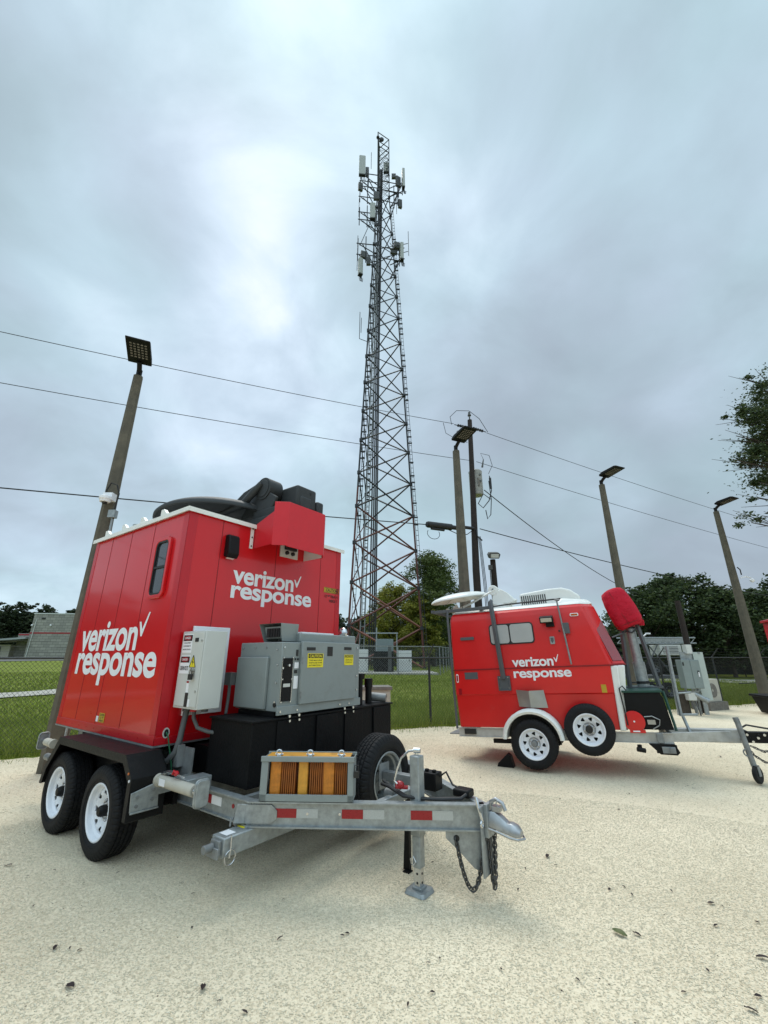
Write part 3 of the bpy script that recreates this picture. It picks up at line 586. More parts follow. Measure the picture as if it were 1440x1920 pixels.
b = MB(); b.tube([(.245, .0995, 1.56), (.345, .0995, 1.56), (.295, .0995, 1.665)], .004, 4, closed=True); b.prism([(.30, 1.64), (.28, 1.60), (.297, 1.603), (.287, 1.57), (.312, 1.61), (.297, 1.607)], .0985, .0995, 'xz'); b.build('bolt_symbol', 'ink', q)
sticker(.235, 1.33, .275, 1.44, 'decal', [], nm='sticker'); sticker(.237, 1.42, .273, 1.437, 'reflector_red', [], y=.1)
sticker(.235, 1.215, .285, 1.335, 'ink', [], y=.1005); sticker(.29, 1.215, .32, 1.28, 'decal', [])
b = MB()
for x, z in ((.40, 1.80), (.40, 1.35)): b.cyl((x, .096, z), (x, .104, z), .010, n=10)
b.build('door_screw', 'stainless', ec)
b = MB(); b.cyl((.10, .22, 1.16), (.10, .22, 1.195), .04); b.cyl((.18, .25, 1.17), (.18, .25, 1.195), .03); b.cyl((.34, .26, 1.165), (.34, .26, 1.195), .03); b.build('cable_gland', 'greydark', ec)
b = MB(); b.cyl((.25, .2, 1.165), (.25, .2, 1.195), .03); b.build('red_gland', 'red_trim', ec); b = MB(); b.cyl((.20, .33, 1.165), (.20, .33, 1.195), .03); b.build('green_gland', 'green', ec)
b = MB(); b.tube([(.10, .22, 1.16), (.11, .20, 1.05), (.12, .18, .92), (.11, .16, .82), (.05, .13, .745), (-.03, .10, .72), (-.10, .08, .73), (-.15, .07, .78), (-.15, .07, .86)], .027, 12); b.build('conduit', 'conduit', BT)
b = MB(); b.tube([(-.03, .10, .72), (-.10, .08, .728), (-.15, .07, .775), (-.155, .07, .862)], .033, 12); b.cyl((-.155, .07, .83), (-.155, .07, .87), .042, n=6); b.build('conduit_elbow', 'galv', BT)
b = MB(); b.tube([(.18, .25, 1.17), (.19, .25, 1.10), (.24, .27, 1.02), (.33, .32, .99), (.42, .40, .97)], .018, 10); b.build('conduit', 'conduit', BT)
b = MB(); b.prism([(.10+.033*math.cos(t), 1.045+.045*math.sin(t)-.07) for t in np.linspace(0, 6.28, 20, endpoint=False)], .003, .009, 'yz'); hp = b.build('cable_port', 'cabinet', BT)
b = MB(); b.prism([(.10+.022*math.cos(t), .975+.032*math.sin(t)) for t in np.linspace(0, 6.28, 20, endpoint=False)], .009, .012, 'yz'); b.build('port_hole', 'ink', hp)
b = MB(); b.tube([(.012, .10, .98), (.05, .10, .95), (.07, .12, .85), (.09, .14, .75), (.09, .16, .66)], .006, 6); b.build('ground_wire', 'green', BT)

# generator
gn = empty('generator', (0, 0, 0)); gn.parent = BT
b = MB(); b.box((.30, .62, 1.165), (.95, 1.79, 1.79)); b.build('generator_housing', 'grey', gn, bevel=.008)
b = MB(); b.box((.31, .585, 1.18), (.78, .619, 1.65)); b.build('intake_cover', 'grey', gn, bevel=.008)
b = MB(); b.box((.951, .85, 1.215), (.985, 1.685, 1.80)); dr = b.build('access_door', 'grey', gn, bevel=.007)
b = MB(); b.box((.33, .885, 1.792), (.90, 1.775, 1.885)); b.build('top_cover', 'grey', gn, bevel=.012)
b = MB(); b.box((.40, 1.00, 1.887), (.80, 1.50, 1.905)); b.build('lid_pad', 'decal', gn, bevel=.004)
b = MB(); b.box((.945, .60, 1.140), (.965, 1.80, 1.215)); b.build('base_channel', 'grey', gn, bevel=.003)
b = MB(); b.add([(.56, .70, 1.80), (.84, .70, 1.80), (.84, .90, 1.80), (.56, .90, 1.80), (.52, .655, 1.975), (.86, .655, 1.975), (.86, .90, 1.975), (.52, .90, 1.975)], [(0, 3, 2, 1), (1, 2, 6, 5), (2, 3, 7, 6), (3, 0, 4, 7), (4, 5, 6, 7)]); b.add([(.575, .72, 1.83), (.825, .72, 1.83), (.84, .70, 1.945), (.56, .70, 1.945)], [(0, 1, 2, 3)]); hd = b.build('exhaust_hood', 'grey', gn, bevel=.004)
b = MB()
for i in range(4): b.box((.64+i*.04, .688, 1.845), (.655+i*.04, .70, 1.925))
b.box((.60, .695, 1.84), (.80, .705, 1.93)); b.build('grille', 'ink', hd)
b = MB(); b.box((.951, .635, 1.255), (.957, .76, 1.64)); cp = b.build('control_panel', 'black', gn, bevel=.002)
b = MB()
for y, z in ((.64, 1.25), (.755, 1.25), (.64, 1.645), (.755, 1.645), (.64, 1.45), (.755, 1.45)): b.cyl((.956, y, z), (.963, y, z), .007, n=8)
b.cyl((.957, .695, 1.575), (.985, .695, 1.575), .012, n=10); b.build('panel_screw', 'chrome', cp)
b = MB(); b.box((.957, .655, 1.38), (.9585, .74, 1.41)); b.build('panel_badge', 'cabinet', cp)
b = MB(); b.tube([(.9575, .63, 1.25), (.9575, .765, 1.25), (.9575, .765, 1.645), (.9575, .63, 1.645)], .003, 4, closed=True); b.build('panel_edge', 'chrome', cp)
b = MB(); b.box((.951, .80, 1.66), (.957, .825, 1.72)); b.box((.951, .785, 1.62), (.956, .80, 1.64)); b.box((.951, .815, 1.62), (.956, .835, 1.64)); b.box((.951, .79, 1.50), (.956, .825, 1.53)); b.build('switch', 'ink', gn)
b = MB(); b.box((.951, .785, 1.36), (.954, .84, 1.475)); b.box((.951, .785, 1.545), (.954, .84, 1.60)); b.build('instruction_sticker', 'decal', gn)
MB().box((.986, .91, 1.715), (.990, 1.03, 1.745)).build('latch', 'ink', dr); MB().box((.986, 1.48, 1.725), (.990, 1.60, 1.755)).build('latch', 'ink', dr); MB().box((.986, 1.21, 1.66), (.989, 1.29, 1.755)).build('vent', 'ink', dr)
q = MB().box((.986, .925, 1.55), (.9885, 1.15, 1.685)).build('caution_sticker', 'yellow', dr, smooth=False)
b = MB().box((.9887, .935, 1.64), (.9893, 1.14, 1.68)).build('sticker_band', 'ink', q, smooth=False); text('CAUTION', 'lettering', 'yellow', q, (.95, 1.646, 1.125, 1.674), '+x', .9898, .02)
for i, s in enumerate(('THIS MACHINE', 'STARTS AND STOPS', 'AUTOMATICALLY')): text(s, 'lettering', 'ink', q, (.945, 1.612-i*.024, 1.13, 1.625-i*.024), '+x', .9892, .02)
q = MB().box((.986, 1.485, 1.565), (.9885, 1.635, 1.675)).build('caution_sticker', 'yellow', dr, smooth=False)
b = MB().box((.9887, 1.492, 1.645), (.9893, 1.628, 1.670)).build('sticker_band', 'ink', q, smooth=False); text('CAUTION', 'lettering', 'yellow', q, (1.50, 1.649, 1.62, 1.666), '+x', .9898, .02)
for i in range(3): text(('THIS MACHINE', 'STARTS AND STOPS', 'AUTOMATICALLY')[i], 'lettering', 'ink', q, (1.50, 1.622-i*.018, 1.62, 1.632-i*.018), '+x', .9892, .02)
b = MB()
for x, y, z in [(.951, .65, 1.19), (.951, .87, 1.19), (.965, .63, 1.17), (.965, .84, 1.17), (.965, 1.45, 1.17), (.965, 1.60, 1.17), (.951, .645, 1.74), (.951, .64, 1.55), (.951, 1.74, 1.75), (.951, 1.74, 1.45), (.951, 1.74, 1.30)]: b.cyl((x, y, z), (x+.008, y, z), .010, n=8)
for x, z in [(.35, 1.74), (.55, 1.74), (.72, 1.74), (.88, 1.72), (.90, 1.58), (.90, 1.42), (.90, 1.25)]: b.cyl((x, .612, z), (x, .622, z), .010, n=8)
b.build('housing_bolt', 'chrome', gn)
b = MB()
for z in (1.30, 1.62): b.cyl((.987, .858, z-.03), (.987, .858, z+.03), .007, n=8)
b.build('hinge', 'galvd', dr)
b = MB(); b.cyl((.90, .612, 1.225), (.90, .621, 1.225), .02, n=14); b.build('drain_port', 'ink', gn)
b = MB(); b.tube([(.30, .55, 1.50), (.27, .55, 1.42), (.27, .55, 1.25), (.30, .52, 1.12)], .016, 8); b.box((.2, .53, 1.38), (.3, .6, 1.50)); b.build('fuel_hose', 'conduit', gn)
q = MB(); q.ball((.62, 1.86, 1.93), .055, 12, 1.2, .8, 1.3); q.ball((.66, 1.90, 1.84), .05, 12, .8, 1.1, 1.4); q.build('rain_cap', 'chrome', gn)

# black fuel tank / deck box under the generator
b = MB(); b.prism([(.33, .35), (.95, .35), (.95, 2.42), (.33, 2.42)], .60, 1.10, 'xy'); tk = b.build('fuel_tank', 'tank', BT, bevel=.006)
b = MB(); b.box((.31, .335, 1.100), (.965, 2.44, 1.118)); b.build('tank_lid', 'tank', tk, bevel=.003)
b = MB()
for y, dx in ((.62, .012), (1.12, .022), (1.55, .014), (2.05, .020)): MB().box((.951, y, .61), (.951+dx, y+.30, 1.09)).build('tank_panel', 'tank', tk, bevel=.004)
b = MB(); b.box((.36, .62, 1.119), (.90, 1.75, 1.163)); b.build('generator_skid', 'tank', BT)
b = MB()
for y in (.74, .86, 1.52, 1.66): b.cyl((.975, y, 1.085), (.99, y, 1.085), .011, n=8); b.cyl((.97, y, 1.125), (.985, y, 1.125), .013, n=8)
b.build('tank_bolt', 'chrome', tk)
b = MB(); b.cyl((.80, 1.99, 1.118), (.80, 1.99, 1.40), .035); b.cyl((.80, 1.99, 1.40), (.80, 1.99, 1.46), .055, .06); b.build('filler_neck', 'black', BT)
b = MB(); b.cyl((.80, 2.16, 1.118), (.80, 2.16, 1.36), .040); b.cyl((.80, 2.16, 1.30), (.80, 2.16, 1.40), .050); b.build('filler_neck', 'black', BT)
b = MB(); b.cyl((.70, 2.25, 1.19), (.92, 2.36, 1.17), .05, n=20); b.build('silencer', 'galvd', BT)

# frame
fr = empty('trailer_frame', (0, 0, 0)); fr.parent = BT
def ibeam(mb, x0, x1, y0, z0=.425, z1=.592, wd=.075, t=.010):
    mb.box((x0, y0, z1-t), (x1, y0+wd, z1)); mb.box((x0, y0, z0), (x1, y0+wd, z0+t)); mb.box((x0, y0+wd*.35, z0+t), (x1, y0+wd*.35+t, z1-t))
b = MB(); ibeam(b, -2.40, 1.20, .20); b.build('side_rail', 'galv', fr)
b = MB(); ibeam(b, -2.40, 1.20, 2.175); b.build('side_rail', 'galv', fr)
b = MB()
for x in (-2.40, -1.75, -.95, -.10, .32, 1.0): b.box((x, .28, .47), (x+.06, 2.17, .585))
b.build('cross_member', 'galvd', fr)
b = MB()
for x in (-1.9, -1.2, -.5): b.box((x, .1, .79), (x+.06, 2.35, .862))
b.box((-2.3, .23, .60), (-.0, .30, .79)); b.box((-2.3, 2.1, .60), (0, 2.17, .79)); b.build('floor_bearer', 'galvd', fr)
b = MB(); b.box((-2.32, .32, .60), (-.02, 2.08, .78)); b.box((-.02, .42, .60), (.325, 2.2, .84)); b.build('underfloor_box', 'black', fr)
b = MB(); b.box((-.02, .22, .594), (.30, .235, .86)); b.box((.10, .16, .70), (.16, .22, .88)); b.build('mounting_plate', 'galvd', fr)
MAm = Matrix.Translation((1.19, .20, 0)) @ Matrix.Rotation(.588, 4, 'Z'); MAl = Matrix.Translation((1.19, 2.25, 0)) @ Matrix.Rotation(-.588, 4, 'Z')
b = MB(MAm); ibeam(b, -.02, 1.80, 0, .423, .594); b.build('drawbar_beam', 'galv', fr)
b = MB(MAl); ibeam(b, -.02, 1.80, -.075, .423, .594); b.build('drawbar_beam', 'galv', fr)
b = MB(MAm); b.prism([(-.03, .445), (.17, .445), (.215, .48), (.215, .53), (.17, .572), (-.03, .572)], .015, .024, 'xz'); b.prism([(-.12, .445), (-.03, .445), (-.03, .572), (-.10, .572)], .017, .024, 'xz'); b.build('gusset_plate', 'galv', fr, bevel=.002)
for x0, x1, mm in ((.195, .364, 'reflector_red'), (.366, .53, 'reflector_white'), (.715, .877, 'reflector_red'), (.879, 1.04, 'reflector_white'), (1.241, 1.403, 'reflector_red'), (1.405, 1.56, 'reflector_white')):
    b = MB(MAm); b.box((x0, .0235, .485), (x1, .0258, .545)); b.build('reflective_tape', mm, fr, smooth=False)
for x0, x1, mm in ((.52, .66, 'reflector_red'), (.661, .80, 'decal'), (-.02+.12, .20, 'reflector_red'), (.201, .33, 'reflector_white')):
    b = MB(); b.box((x0, .2235, .49), (x1, .2258, .552)); b.build('reflective_tape', mm, fr, smooth=False)
b = MB(MAm); b.cyl((.45, .018, .515), (.45, .027, .515), .010, n=10); b.cyl((.70, .018, .515), (.70, .027, .515), .010, n=10); b.build('rivet', 'chrome', fr)
b = MB(); b.cyl((.96, .222, .52), (.96, .230, .52), .016, n=12); b.cyl((1.03, .222, .525), (1.03, .228, .525), .012, n=12); b.build('marker_light', 'reflector_red', fr)
# wheel-well support plate
b = MB(); b.prism([(-.268, .603), (-.047, .654), (.26, .655), (.26, .557), (-.04, .552), (-.03, .467), (-.258, .465)], .275, .287, 'yz'); b.box((.287, -.258, .455), (.30, -.03, .467)); b.build('fender_bracket', 'galv', fr, bevel=.003)
b = MB()
for y, z in ((-.215, .57), (-.215, .505), (-.09, .60), (-.09, .53)): b.cyl((.285, y, z), (.297, y, z), .013, n=10)
b.build('bracket_bolt', 'galvd', fr)
# lateral outrigger tube
og = empty('outrigger', (0, 0, 0)); og.parent = BT
b = MB(); b.box((1.075, -.02, .298), (1.225, 2.43, .421)); b.build('outer_tube', 'galv', og, bevel=.008)
b = MB(); b.box((1.10, -.045, .315), (1.20, -.021, .405)); b.box((1.085, -.06, .30), (1.215, -.045, .365)); b.cyl((1.13, -.12, .36), (1.13, -.045, .36), .028, n=16); b.build('outrigger_end', 'galvd', og, bevel=.004)
b = MB(); b.box((1.10, .02, .4225), (1.19, .10, .424)); b.build('sticker', 'decal', og, smooth=False); b = MB(); b.box((1.09, .18, .4225), (1.17, .25, .424)); b.build('sticker', 'yellow', og, smooth=False)
b = MB(); b.box((1.05, .17, .424), (1.09, .25, .50)); b.tube([(1.06, .14, .425), (1.06, .14, .47), (1.06, .23, .48), (1.06, .23, .425)], .008, 6); b.build('lock_bracket', 'galvd', og)
b = MB(); b.tube([(1.235, .03, .43), (1.24, .03, .36), (1.245, .02, .30)], .005, 6); b.tube([(1.24+.0, .03+.045*math.cos(t), .30+.045*math.sin(t)) for t in np.linspace(0, 6.28, 18, endpoint=False)], .004, 6, closed=True); b.build('lock_pin', 'chrome', og)
# stowed stabiliser jacks
def stowed(x0, x1, y, z, xf, nm='stabiliser_jack'):
    s = empty(nm, (0, 0, 0)); s.parent = BT; sg = 1 if xf > x0 else -1
    b = MB(); b.cyl((x0, y, z), (x1, y, z), .043, n=20); b.cyl((x0-.005*sg, y, z), (x0+.03*sg, y, z), .05, n=20); b.build('jack_tube', 'beige', s)
    b = MB(); b.cyl((x1, y, z), (xf, y, z), .030, n=16); b.build('jack_shaft', 'chrome', s)
    b = MB(); pp = rrect(y-.055, z-.09, y+.055, z+.09, .03); b.prism(pp, xf, xf+.02*sg, 'yz'); b.tube([(xf, p[0], p[1]) for p in pp], .010, 6, closed=True); b.build('foot_plate', 'galv', s, bevel=.004)
    return s
s1 = stowed(-.03, .52, .10, .66, .61); s1.location = (.31, -.15, 0)
b = MB(); b.box((.02, .10, .71), (.09, .16, .73)); b.tube([(.0, .10, .71), (.12, .09, .74), (.30, .09, .735), (.34, .11, .72)], .007, 6); b.build('crank_handle', 'chrome', s1)
b = MB(); b.ball((.24, .09, .745), .02, 8, 1.6, 1, 1); b.tube([(.22, .07, .74), (.25, .06, .77), (.28, .08, .75)], .008, 6); b.build('pull_tab', 'red_trim', s1)
b = MB(); b.box((.20, .14, .60), (.34, .36, .70)); b.build('jack_bracket', 'galv', s1, bevel=.004)
b = MB(); b.box((.05, .0565, .64), (.14, .0585, .69)); b.build('sticker', 'decal', s1)
stowed(-2.38, -2.62, .02, .65, -2.74)
b = MB(); b.box((-2.6, .12, .42), (-2.40, .2, .60)); b.cyl((-2.60, .1, .46), (-2.75, .1, .46), .04, n=16); b.build('rear_bracket', 'galvd', BT, bevel=.004)
# fender
out = [(-1.69, .40), (-1.64, .56), (-1.385, .862), (.10, .862), (.262, .70), (.268, .40)]; inn = [(.215, .40), (.205, .672), (.072, .795), (-1.355, .795), (-1.585, .54), (-1.63, .40)]
b = MB()
seq = out+inn; m_ = len(out)
for i in range(m_-1):
    q4 = [out[i], out[i+1], inn[m_-2-i], inn[m_-1-i]]; b.prism(q4, -.275, -.270, 'xz')
for i in range(m_-1):
    (xa, za), (xb_, zb) = out[i], out[i+1]; b.add([(xa, -.27, za), (xb_, -.27, zb), (xb_, .03, zb), (xa, .03, za), (xa+(.008 if xa == xb_ else 0), -.27, za-.008), (xb_-(0.008 if zb < .5 else 0), -.27, zb-.008), (xb_-(0.008 if zb < .5 else 0), .03, zb-.008), (xa, .03, za-.008)], [(0, 1, 2, 3), (7, 6, 5, 4), (0, 4, 5, 1), (2, 6, 7, 3), (0, 3, 7, 4), (1, 5, 6, 2)])
b.prism(out, .022, .030, 'xz'); b.build('fender', 'black', BT, bevel=.003)
b = MB()
for x, z, mm in ((.205, .735, 'amber'), (.235, .685, 'decal')): MB().cyl((x, -.274, z), (x, -.281, z), .010, n=8).build('fender_marker', mm, BT)
b = MB(); b.prism([(x, z) for x, z in out], 2.72, 2.726, 'xz'); b.box((-1.385, 2.42, .855), (.10, 2.72, .862)); b.build('fender', 'black', BT)
for x in (-.36, -1.345):
    wheel(BT, 'wheel', WM(x, -.118, .354, (0, -1, 0), x), .360, .235, .212, 'round', 'white_rim')
    wheel(BT, 'wheel', WM(x, 2.57, .354, (0, 1, 0), x), .358, .235, .210, 'round', 'white_rim')
b = MB()
for x in (-.36, -1.345): b.cyl((x, .0, .352), (x, 2.45, .352), .04)
b.box((-1.7, .14, .40), (.1, .18, .44)); b.box((-1.15, .135, .33), (-.55, .145, .47)); b.box((-1.6, .15, .42), (.2, .19, .60)); b.build('axle', 'black', BT)
# spare
wheel(BT, 'spare_wheel', WM(1.45, 1.53, .55, (1, 0, 0)), .375, .235, .215, 'deep', 'galv', hub=False)
b = MB(); b.box((1.50, 1.44, .46), (1.515, 1.60, .68)); b.box((1.515, 1.48, .535), (1.95, 1.56, .615)); b.build('spare_wheel_bracket', 'galvd', BT, bevel=.006)
b = MB(); b.box((1.93, .78, .52), (1.99, 1.67, .585)); b.box((1.35, .42, .50), (1.41, 2.03, .575)); b.build('drawbar_cross_member', 'galv', BT, bevel=.006)
b = MB(); b.cyl((1.90, 1.05, .58), (1.97, 1.05, .58), .05, n=20); b.cyl((1.88, 1.05, .58), (1.90, 1.05, .58), .04, n=20); b.build('winch_pipe', 'galvd', BT)
# tongue jack
jk = empty('tongue_jack', (0, 0, 0)); jk.parent = BT; jx, jy = 2.205, 1.015
b = MB(); b.box((jx-.043, jy-.043, .36), (jx+.043, jy+.043, .90)); b.box((jx-.06, jy-.06, .42), (jx+.06, jy+.06, .50)); b.build('jack_sleeve', 'galv', jk, bevel=.008)
b = MB(); b.box((jx-.034, jy-.034, .16), (jx+.034, jy+.034, .36)); b.build('jack_shaft', 'galv', jk, bevel=.005)
b = MB(); b.box((jx-.027, jy-.027, .035), (jx+.027, jy+.027, .17)); b.build('drop_leg', 'chrome', jk, bevel=.004)
b = MB()
for z in (.07, .125): MB().cyl((jx, jy-.0275, z), (jx, jy-.029, z), .008, n=10).build('pin_hole', 'ink', jk); MB().cyl((jx+.0275, jy, z), (jx+.029, jy, z), .008, n=10).build('pin_hole', 'ink', jk)
b = MB(); pp = rrect(jx-.08, jy-.075, jx+.08, jy+.075, .025); b.prism(pp, .022, .030, 'xy'); rings = [[(p[0]*1, p[1], .030) for p in pp], [((p[0]-jx)*1.12+jx, (p[1]-jy)*1.12+jy, .008) for p in pp]]; b.loft(rings, caps=False); b.box((jx-.04, jy-.04, .03), (jx+.04, jy+.04, .045)); b.build('foot_plate', 'galv', jk, bevel=.003)
b = MB(); b.cyl((jx, jy, .90), (jx, jy, .925), .014, n=12); b.cyl((jx-.02, jy-.01, .935), (jx+.03, jy+.01, .935), .02, n=12); b.tube([(jx, jy, .935), (jx-.05, jy-.04, .93), (jx-.10, jy-.075, .88), (jx-.13, jy-.09, .80), (jx-.15, jy-.1, .72), (jx-.13, jy-.09, .70)], .009, 8); b.build('jack_crank', 'chrome', jk)
b = MB(); b.ball((jx-.12, jy-.07, .69), .032, 12, 1.3, .9, .9); b.cyl((jx-.14, jy-.1, .68), (jx-.07, jy-.03, .67), .014, n=10); b.build('crank_knob', 'reflector_red', jk)
b = MB(); b.tube([(jx-.035, jy-.05, .185), (jx-.035, jy-.06, .22), (jx-.01, jy-.06, .24), (jx+.01, jy-.06, .21), (jx-.01, jy-.06, .18)], .004, 6, closed=True); b.cyl((jx-.01, jy-.065, .19), (jx-.01, jy+.05, .19), .007); b.build('lock_pin', 'chrome', jk)
b = MB(); b.prism([(1.93, 1.20), (1.99, 1.20), (1.99, 1.26), (1.93, 1.26)], .0, .012, 'xy'); b.loft([[(1.91, 1.24, .01), (1.97, 1.24, .01), (1.97, 1.27, .01), (1.91, 1.27, .01)], [(1.94, 1.24, .52), (1.97, 1.24, .52), (1.97, 1.27, .52), (1.94, 1.27, .52)]]); b.build('stand_leg', 'black', BT)
# breakaway kit
b = MB(); b.box((2.10, 1.24, .60), (2.24, 1.36, .73)); b.box((2.12, 1.27, .73), (2.15, 1.30, .75)); b.box((2.19, 1.27, .73), (2.22, 1.30, .75)); b.build('battery', 'sheet', BT, bevel=.006)
b = MB(); b.box((2.40, 1.23, .600), (2.54, 1.34, .655)); b.build('switch_box', 'sheet', BT, bevel=.012)
b = MB(); b.tube([(1.88, .98, .66), (1.98, .95, .66), (2.12, .94, .62), (2.24, 1.0, .607), (2.38, 1.10, .603), (2.50, 1.18, .61), (2.52, 1.24, .63)], .013, 8); b.tube([(1.88, 1.0, .68), (2.0, .97, .655), (2.15, .97, .61), (2.3, 1.06, .604), (2.45, 1.17, .608)], .010, 8); b.tube([(2.24, 1.32, .70), (2.30, 1.32, .74), (2.36, 1.31, .66), (2.42, 1.29, .65)], .008, 8); b.build('wiring', 'cable', BT)
# nose plate, gusset, coupler
b = MB(MAm); b.prism([(1.50, .421), (1.80, .421), (1.80, .165), (1.755, .168), (1.70, .19), (1.615, .273), (1.50, .372)], .030, .040, 'xz'); b.build('safety_chain_plate', 'galv', fr, bevel=.002)
b = MB(MAm); b.prism([(1.579+.022*math.cos(t), .372+.022*math.sin(t)) for t in np.linspace(0, 6.28, 18, endpoint=False)], .0285, .0415, 'xz'); b.build('chain_hole', 'ink', fr)
b = MB(); b.box((2.675, 1.12, .165), (2.690, 1.33, .60)); b.box((2.69, 1.16, .40), (2.72, 1.29, .61)); b.build('nose_plate', 'galv', fr, bevel=.003)
cpl = empty('coupler', (0, 0, 0)); cpl.parent = BT; cy = 1.225
def ringc(x, zt, zb, hw):
    return [(x, cy-hw, zb), (x, cy-hw, zb+(zt-zb)*.55), (x, cy-hw*.6, zt-.004), (x, cy, zt), (x, cy+hw*.6, zt-.004), (x, cy+hw, zb+(zt-zb)*.55), (x, cy+hw, zb)]
b = MB(); b.loft([ringc(2.69, .565, .47, .05), ringc(2.76, .568, .46, .05), ringc(2.81, .54, .452, .048), ringc(2.85, .512, .446, .050), ringc(2.88, .515, .442, .052), ringc(2.915, .505, .438, .050), ringc(2.945, .475, .438, .036)]); b.build('coupler_body', 'zinc', cpl, bevel=.004)
b = MB(); b.tube([(2.70, cy-.055, .46), (2.80, cy-.056, .448), (2.88, cy-.062, .434), (2.935, cy-.052, .430), (2.965, cy, .430), (2.935, cy+.052, .430), (2.88, cy+.062, .434), (2.80, cy+.056, .448), (2.70, cy+.055, .46)], .008, 8); b.build('coupler_lip', 'zinc', cpl)
b = MB(); b.tube([(2.72, cy-.01, .57), (2.73, cy-.01, .62), (2.77, cy-.01, .645), (2.82, cy-.01, .625), (2.84, cy-.01, .58)], .014, 10); b.box((2.74, cy-.03, .565), (2.80, cy+.03, .60)); b.tube([(2.80+.02*math.cos(t), cy-.03, .62+.02*math.sin(t)) for t in np.linspace(0, 6.28, 14, endpoint=False)], .005, 6, closed=True); b.build('coupler_latch', 'zinc', cpl)
b = MB(); b.tube([(2.66, 1.11, .66), (2.68, 1.10, .60), (2.70, 1.10, .54), (2.70, 1.11, .52)], .012, 8); b.tube([(2.70, 1.10+.018*math.cos(t), .50+.018*math.sin(t)) for t in np.linspace(0, 6.28, 14, endpoint=False)], .008, 8, closed=True); b.build('chain_hook', 'chrome', cpl)
def chain(path, m, parent, pitch=.040, mt=None):
    P = [Vector(p) for p in path]; L_ = [0]
    for i in range(1, len(P)): L_.append(L_[-1]+(P[i]-P[i-1]).length)
    b = MB(mt); s = 0; k = 0
    while s < L_[-1]:
        i = max(j for j in range(len(L_)-1) if L_[j] <= s); f_ = (s-L_[i])/(L_[i+1]-L_[i]); c = P[i].lerp(P[i+1], f_); d = (P[i+1]-P[i]).normalized()
        u = d.cross(Vector((0.3, 1, .1))).normalized(); v_ = d.cross(u)
        a = (u+v_*.35).normalized() if k % 2 else (v_-u*.35).normalized(); hl, hw = pitch*.46, .0135; pts = []
        for t in np.linspace(0, 2*math.pi, 12, endpoint=False):
            ct, st_ = math.cos(t), math.sin(t); pts.append(c+d*(hl*(1 if ct > 0 else -1)*min(1, abs(ct)*1.3)*1.0+ct*.006)+a*(hw*st_))
        b.tube(pts, .0055, 6, closed=True); s += pitch*.74; k += 1
    return b.build('safety_chain', m, parent)
def cat(p, q, sag, n=14):
    p = Vector(p); q = Vector(q); return [p.lerp(q, i/n)-Vector((0, 0, sag*4*(i/n)*(1-i/n))) for i in range(n+1)]
chain(cat((1.575, .02, .36), (1.80, -.02, .52), .36, 22), 'chain', BT, mt=MAm)
chain(cat((1.80, -.02, .52), (1.87, .06, .50), .42, 22), 'chain', BT, mt=MAm)
b = MB(MAm); b.box((1.815, .035, .20), (1.84, .075, .52)); b.build('strap', 'greydark', BT)

# cage with cribbing blocks on the drawbar
cg = empty('block_cage', (0, 0, 0)); cg.parent = BT
b = MB(MAm)
b.box((.07, -.003, .598), (.80, .012, .645)); b.box((.07, -.003, .598), (.125, .012, .90)); b.box((.755, -.003, .598), (.80, .012, .90)); b.box((.065, -.012, .868), (.806, .012, .905))
b.box((.07, .012, .598), (.80, .20, .606)); b.box((.07, .012, .606), (.078, .20, .89)); b.box((.792, .012, .606), (.80, .20, .89)); b.box((.065, .19, .88), (.806, .20, .905)); b.box((.078, .192, .606), (.792, .198, .70))
b.build('cage_frame', 'grey', cg, bevel=.003)
b = MB(MAm)
for x in (.20, .45, .70): b.tube([(x+.022*math.cos(t), .02, .925+.022*math.sin(t)) for t in np.linspace(0, 6.28, 12, endpoint=False)], .006, 6, closed=True); b.cyl((x, .02, .90), (x, .02, .915), .008); b.cyl((x-.03, .02, .915), (x+.03, .03, .912), .006)
b.build('eye_bolt', 'chrome', cg)
b = MB(MAm); b.box((.805, -.02, .765), (.845, .005, .81)); b.tube([(.81, -.01, .81), (.81, -.01, .85), (.84, -.01, .85), (.84, -.01, .81)], .004, 6); b.build('padlock', 'ink', cg, bevel=.004)
bo = None
for i, (x, m0, lab) in enumerate(((.135, 'orange', 'orange stained cribbing block at the left end of the grey cage'), (.36, 'orange2', 'paler yellow-orange cribbing block in the middle of the grey cage'), (.56, 'orange', 'orange stained cribbing block at the right end of the grey cage, by the padlock'))):
    wm = Matrix.Translation((-2.115, 4.352, 0)) @ Matrix.Rotation(-.634, 4, 'Z') @ MAm @ Matrix.Translation((x, .03, .606))
    e_ = empty('cribbing_block', (0, 0, 0), (0, 0, 0), lab, 'wood block', 'orange blocks in the drawbar cage'); e_.matrix_world = wm
    b = MB(); b.box((0, 0, 0), (.085 if i != 1 else .075, .13, .262)); b.build('block_face', m0, e_, bevel=.008)
    b = MB()
    for j in range(7):
        xx = .09+j*.0165
        if x+xx+.012 < .75: b.box((xx, .012, 0), (xx+.011, .13, .258))
    b.build('slat', 'brown', e_, bevel=.002)
b = MB(MAm); b.box((.10, .02, .892), (.77, .17, .902)); b.build('cage_lid', 'orange2', cg)

